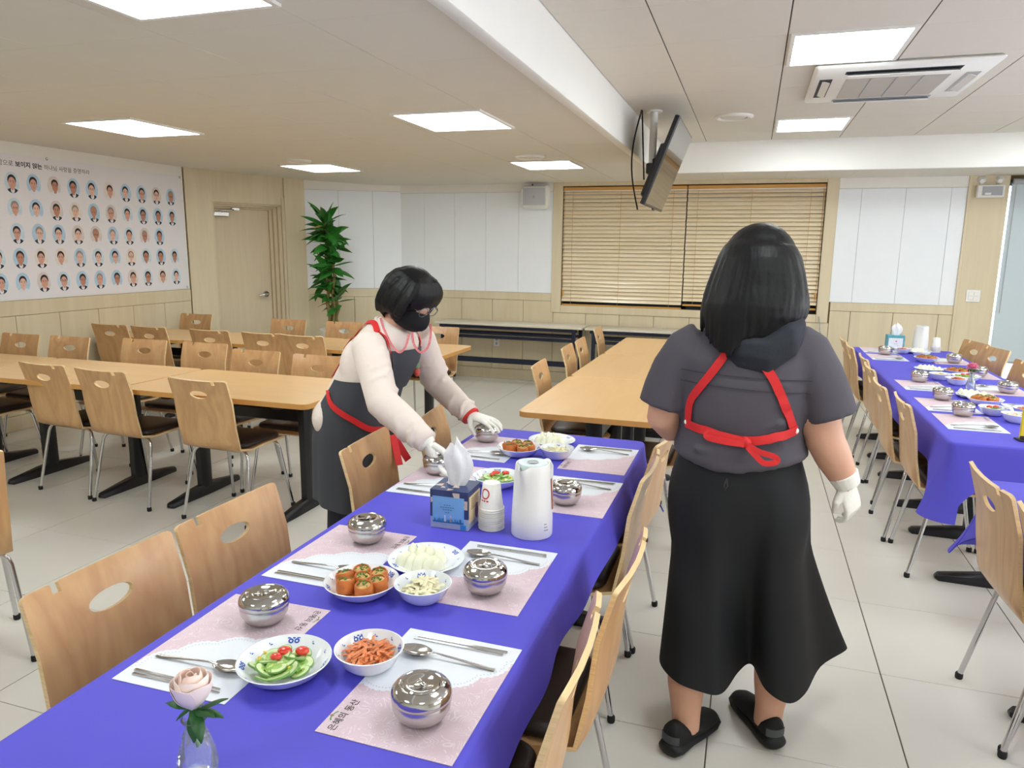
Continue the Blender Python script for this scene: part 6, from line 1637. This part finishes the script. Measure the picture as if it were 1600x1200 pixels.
for C, Bv in ((RW, RE), (LW, LE)):
    d = (C - Bv).normalized(); mb = MB().tube([C - d * 0.045, C - d * 0.04, C + d * 0.012, C + d * 0.016], [0.046, 0.049, 0.045, 0.040], 20); rebase(mb.build('cuff', M_SWE, pa, ang=1.2), BA)
rebase(MB().tube([HC + Vector((-0.10, 0.055 * math.cos(a), -0.115 + 0.0 * a)) + Vector((0.052 * math.sin(a), 0, -0.028 * math.sin(a))) for a in [2 * PI * i / 20 for i in range(21)]], 0.008, 8).build('collar', M_SWE, pa), BA)
# trousers and shoes
M_TRO = mat('navy_trousers', S(28, 30, 40), 0.8, var=0.06)
b = MB()
for s_ in (-1, 1):
    y = 2.655 + s_ * 0.088
    b.tube([(-1.575, 2.655 + s_ * 0.07, 0.87), (-1.575, y, 0.72), (-1.575, y, 0.48), (-1.59, y, 0.28), (-1.60, y, 0.07)], [0.085, 0.085, 0.078, 0.075, 0.072], 16)
rebase(organic('trousers', b, 0.011, 3, M_TRO, pa), BA)
for s_ in (-1, 1):
    y = 2.655 + s_ * 0.088
    rebase(MB().loft([[(x, y + w * math.cos(2 * PI * i / 14), z1 * (0.5 + 0.5 * math.sin(2 * PI * i / 14))) for i in range(14)] for x, w, z1 in ((-1.67, 0.02, 0.06), (-1.65, 0.038, 0.085), (-1.58, 0.042, 0.085), (-1.50, 0.046, 0.06), (-1.44, 0.04, 0.045), (-1.415, 0.015, 0.03))]).build('shoe', M_SHOE, pa, ang=1.2), BA)
# apron: wrapped skirt plus bib
M_APR = mat('charcoal_apron', S(64, 66, 73), 0.8, var=0.05, scale=4, bump=0.06, bscale=300)
P = []
for k in range(19):
    t = k / 18; z = 1.035 - 0.555 * t; row = []
    for i in range(61):
        a0_ = -116 - 32 * min(1, t * 1.3); a = math.radians(a0_ + (138 - a0_) * i / 60)            # angle from the facing direction, negative = near side
        zz = z - 0.03 * t * math.cos(a * 1.5)
        u = min(max((zz - 0.80) / 0.10, -3.4), 2.35)
        c = Vector(SPN[0]).lerp(Vector(SPN[1]), u) if u < 1 else (Vector(SPN[1]).lerp(Vector(SPN[2]), u - 1) if u < 2 else Vector(SPN[2]).lerp(Vector(SPN[3]), (u - 2)))
        c.x = max(c.x, -1.585)
        flare = 0.010 + 0.020 * t + 0.008 * math.sin(5 * a + 2) * t + 0.004 * math.sin(11 * a) * t
        sw = RR[0][0] if zz < 0.92 else RR[0][0] + (RR[2][0] - RR[0][0]) * min(1, (zz - 0.92) / 0.08)
        d = fd * math.cos(a) * (0.150 + flare) - rd_ * math.sin(a) * (sw + flare) * -1.0 * -1.0
        d = fd * (math.cos(a) * (0.143 + flare)) + rd_ * (-math.sin(a) * (sw + flare - 0.004))
        # gathers where the tie pulls the waist in
        row.append(Vector((c.x, c.y, zz)) + d)
    P.append(row)
mb = MB(); mb.sheet(P, 0.003); apr = mb.build('apron_skirt', M_APR, pa, ang=1.4); abv = bvh_of(apr); rebase(apr, BA)
P = []
for k in range(15):
    t = k / 14; row = []
    for i in range(15):
        v = i / 14 * 2 - 1; w = 0.105 + 0.03 * t
        ctr = Vector((-1.37, 2.64, 1.165)).lerp(Vector((-1.47, 2.655, 1.00)), t)
        p = ctr + rd_ * (v * w); q, nn, ii, dd = sbv.ray_cast(p + fd * 0.6, -fd)
        if q is None: q = p + fd * 0.12; nn = fd
        row.append(q + fd * 0.008 + nn * 0.003)
    P.append(row)
for it in range(3):
    Q = [[p.copy() for p in r] for r in P]
    for i in range(1, 14):
        for j in range(1, 14): P[i][j] = (Q[i][j] * 2 + Q[i - 1][j] + Q[i + 1][j] + Q[i][j - 1] + Q[i][j + 1]) / 6 + fd * 0.001
bib = MB().sheet(P, 0.003).build('apron_bib', M_APR, pa, ang=1.4); rebase(bib, BA)
TL, TR = P[0][0], P[0][-1]
mb = MB(); ribbon(on_surface(sbv, cr_open([P[0][14] + Vector((0, 0, -0.01)), P[0][14] + Vector((-0.05, 0, 0.05)), Vector((-1.42, 2.565, 1.27)), Vector((-1.48, 2.60, 1.22)), Vector((-1.57, 2.63, 1.10)), Vector((-1.63, 2.62, 1.02))], 30), 0.004), 0.024, 0.002, mb); rebase(mb.build('apron_strap', M_RSTRAP, pa, ang=1.2), BA)
mb = MB(); ribbon(on_surface(sbv, cr_open([P[0][0] + Vector((0, 0, -0.01)), P[0][0] + Vector((-0.05, 0, 0.05)), Vector((-1.38, 2.735, 1.27)), Vector((-1.48, 2.70, 1.22)), Vector((-1.58, 2.68, 1.10))], 26), 0.004), 0.024, 0.002, mb); rebase(mb.build('apron_strap', M_RSTRAP, pa, ang=1.2), BA)
def wrap_apron(pts, off):
    r = []
    for p in pts:
        ax = Vector((-1.57, 2.66, p.z)); d = (ax - p).normalized(); q, nn, ii, dd = abv.ray_cast(p - d * 0.4, d)
        if q is None: q = p
        r.append((q - d * off, -d))
    return r
mb = MB(); ribbon(wrap_apron(cr_open([(-1.73, 2.60, 1.02), (-1.66, 2.50, 0.995), (-1.57, 2.46, 0.935), (-1.47, 2.46, 0.88), (-1.40, 2.50, 0.84), (-1.37, 2.58, 0.825), (-1.37, 2.66, 0.82)], 34), 0.003), 0.024, 0.002, mb); rebase(mb.build('waist_tie', M_RSTRAP, pa, ang=1.2), BA)
mb = MB()
for sg, z in ((-1, 0.79), (1, 0.765)):
    P2 = [(Vector((-1.352, 2.575, 0.815)) + Vector((0.012 * q, -0.01 * sg * q, -0.028 * q)), Vector((0.8, -0.6, 0)).normalized()) for q in range(5)]
    ribbon(P2, 0.03, 0.003, mb)
rebase(mb.build('tie_end', M_RSTRAP, pa, ang=1.2), BA)
rb_ = wrap_apron([Vector((-1.73, 2.53, 1.025))], 0.004)[0][0]
rebase(MB().ell(rb_, (0.011, 0.011, 0.013), 10, 8).build('red_button', M_RSTRAP, pa), BA)
# brooch pinned to the bib
bc = P[8][2] + fd * 0.012
rebase(MB().ell(bc + Vector((0, 0, -0.012)), (0.012, 0.016, 0.020), 10, 8).build('red_pin', mat('pin_red', S(196, 70, 60), 0.4, var=0.3, scale=90), pa), BA)
rebase(MB().ell(bc + Vector((0, 0, 0.014)), (0.010, 0.014, 0.016), 10, 8).build('green_pin', mat('pin_green', S(86, 140, 96), 0.4, var=0.3, scale=90), pa), BA)
# lanyard ribbons
M_LAN = mat('pink_striped_ribbon', S(206, 118, 122), 0.6, var=0.3, scale=160)
for pts in ([(-1.40, 2.585, 1.290), (-1.370, 2.555, 1.250), (-1.325, 2.535, 1.190), (-1.290, 2.530, 1.165), (-1.268, 2.540, 1.190), (-1.268, 2.570, 1.235)], [(-1.262, 2.585, 1.240), (-1.245, 2.565, 1.195), (-1.215, 2.560, 1.165), (-1.190, 2.575, 1.185), (-1.188, 2.600, 1.235), (-1.205, 2.63, 1.27)]):
    mb = MB(); ribbon([(p, Vector((0.45, -0.85, 0.15)).normalized()) for p in cr_open(pts, 24)], 0.009, 0.001, mb); rebase(mb.build('lanyard', M_LAN, pa, ang=1.2), BA)
# mask, glasses, hair
M_MASK = mat('black_mask', S(22, 22, 26), 0.8, var=0.05, bump=0.05, bscale=400)
P = []
for i in range(15):
    v = i / 14; zc = -0.020 - 0.105 * v; row = []
    for j in range(19):
        a = math.radians(-96 + 192 * j / 18); bul = math.sin(PI * (0.12 + 0.76 * v)) ** 0.6
        rx = 0.048 + 0.062 * bul + 0.012 * math.exp(-(a / 0.5) ** 2) * bul; ry = 0.050 + 0.030 * bul
        row.append(HM @ Vector((0.022 - 0.012 * v + rx * math.cos(a) * (1.0 if v < 0.85 else 0.95), ry * math.sin(a), zc + 0.012 * (1 - math.cos(a)))))
    P.append(row)
mk_ = MB().sheet(P, 0.003).build('face_mask', M_MASK, pa, ang=1.4); rebase(mk_, BA)
for s_ in (-1, 1):
    rebase(MB().tube([HM @ Vector(p) for p in ((0.015, s_ * 0.078, -0.04), (-0.01, s_ * 0.088, -0.01), (-0.012, s_ * 0.088, 0.01))], 0.0025, 6).build('ear_loop', M_MASK, mk_), BA)
gl = None
for s_ in (-1, 1):
    mb = MB().tube([HM @ Vector((0.118 + 0.0 * i, s_ * 0.033 + 0.026 * math.cos(2 * PI * i / 24), -0.004 + 0.022 * math.sin(2 * PI * i / 24))) for i in range(25)], 0.0016, 6).tube([HM @ Vector(p) for p in ((0.116, s_ * 0.059, 0.0), (0.06, s_ * 0.078, 0.004), (0.0, s_ * 0.082, 0.008))], 0.0014, 6)
    if s_ == 1: mb.tube([HM @ Vector(p) for p in ((0.118, -0.008, 0.0), (0.120, 0, 0.004), (0.118, 0.008, 0.0))], 0.0014, 6)
    o = mb.build('glasses_rim', mat('grey_glasses_wire', S(120, 128, 140), 0.25, 0.8), pa); rebase(o, BA)
b = MB()
b.ell((-0.012, 0, 0.028), (0.118, 0.112, 0.112), 26, 18, M=HM)
b.ell((-0.050, 0, -0.040), (0.085, 0.106, 0.085), 22, 14, M=HM)
b.ell((0.036, 0, 0.040), (0.072, 0.098, 0.068), 20, 12, M=HM)
for s_ in (-1, 1): b.ell((0.020, s_ * 0.088, -0.020), (0.050, 0.024, 0.078), 14, 10, M=HM)
rr = random.Random(7)
for k in range(40):
    s_ = -1 if k % 3 else 1; u = rr.random()
    x0 = -0.08 + 0.16 * u; P3 = [(x0 * 0.4, s_ * 0.03, 0.118), (x0 * 0.8, s_ * 0.075, 0.100), (x0, s_ * 0.112, 0.03), (x0 * 1.0 - 0.01, s_ * 0.116, -0.05), (x0 * 0.9 - 0.012, s_ * 0.098, -0.115 + 0.07 * u)]
    b.tube([HM @ p for p in cr_open(P3, 9)], [0.006, 0.009, 0.010, 0.011, 0.011, 0.011, 0.010, 0.009, 0.007, 0.003], 6)
for k in range(16):
    y = -0.085 + 0.17 * k / 15; b.tube([HM @ p for p in cr_open([(0.02, y * 0.4, 0.115), (0.068, y * 0.75, 0.100), (0.103 - 2.2 * y * y, y, 0.055), (0.100 - 2.6 * y * y, y * 1.02, 0.010 - 0.25 * abs(y))], 7)], [0.007, 0.009, 0.010, 0.010, 0.010, 0.009, 0.007, 0.004], 6)
for k in range(14):
    a = PI * (0.55 + 0.9 * k / 13); b.tube([HM @ p for p in cr_open([(-0.03, 0, 0.112), (-0.012 + 0.10 * math.cos(a), 0.10 * math.sin(a), 0.08), (-0.025 + 0.118 * math.cos(a), 0.112 * math.sin(a), 0.0), (-0.035 + 0.100 * math.cos(a), 0.100 * math.sin(a), -0.085), (-0.03 + 0.06 * math.cos(a), 0.07 * math.sin(a), -0.130)], 8)], [0.007, 0.010, 0.011, 0.012, 0.012, 0.011, 0.010, 0.007, 0.003], 6)
rebase(organic('hair', b, 0.0045, 4, M_HAIR, pa), BA)
# gloved hands on the two bowls, red wrist band
b = MB(); hand_shape(b, axes(RW + Vector((0.010, -0.002, -0.006)), (0.40, -0.22, -0.86), (-0.60, -0.75, -0.20)) @ Matrix.Scale(1.22, 4), ((0.45, 0.65, 0.5), (0.42, 0.6, 0.5), (0.42, 0.62, 0.5), (0.5, 0.65, 0.5)), ((0.75, 0.5, -0.5), (0.95, 0.1, -0.3)), 1, 0.10)
b.tube([RW + (RE - RW).normalized() * 0.012, RW + Vector((0.015, 0, -0.02))], [0.040, 0.032], 14)
rebase(organic('glove', b, 0.0028, 2, M_GLOVE, pa), BA)
b = MB(); hand_shape(b, axes(LW + Vector((0.014, -0.004, -0.004)), (0.95, -0.22, -0.12), (0.10, -0.10, 0.98)) @ Matrix.Scale(1.1, 4), ((0.25, 0.35, 0.3), (0.22, 0.32, 0.3), (0.25, 0.35, 0.3), (0.3, 0.4, 0.3)), ((0.55, 0.70, -0.55), (0.80, 0.15, -0.75)), -1, 0.12)
b.tube([LW + (LE - LW).normalized() * 0.012, LW + Vector((0.02, -0.003, -0.006))], [0.039, 0.031], 14)
rebase(organic('glove', b, 0.0028, 2, M_GLOVE, pa), BA)
d = (LW - LE).normalized(); rebase(MB().tube([LW + d * 0.004, LW + d * 0.006, LW + d * 0.022, LW + d * 0.024], [0.040, 0.0445, 0.0435, 0.038], 20).build('wrist_band', mat('red_band', S(214, 52, 40), 0.4), pa), BA)
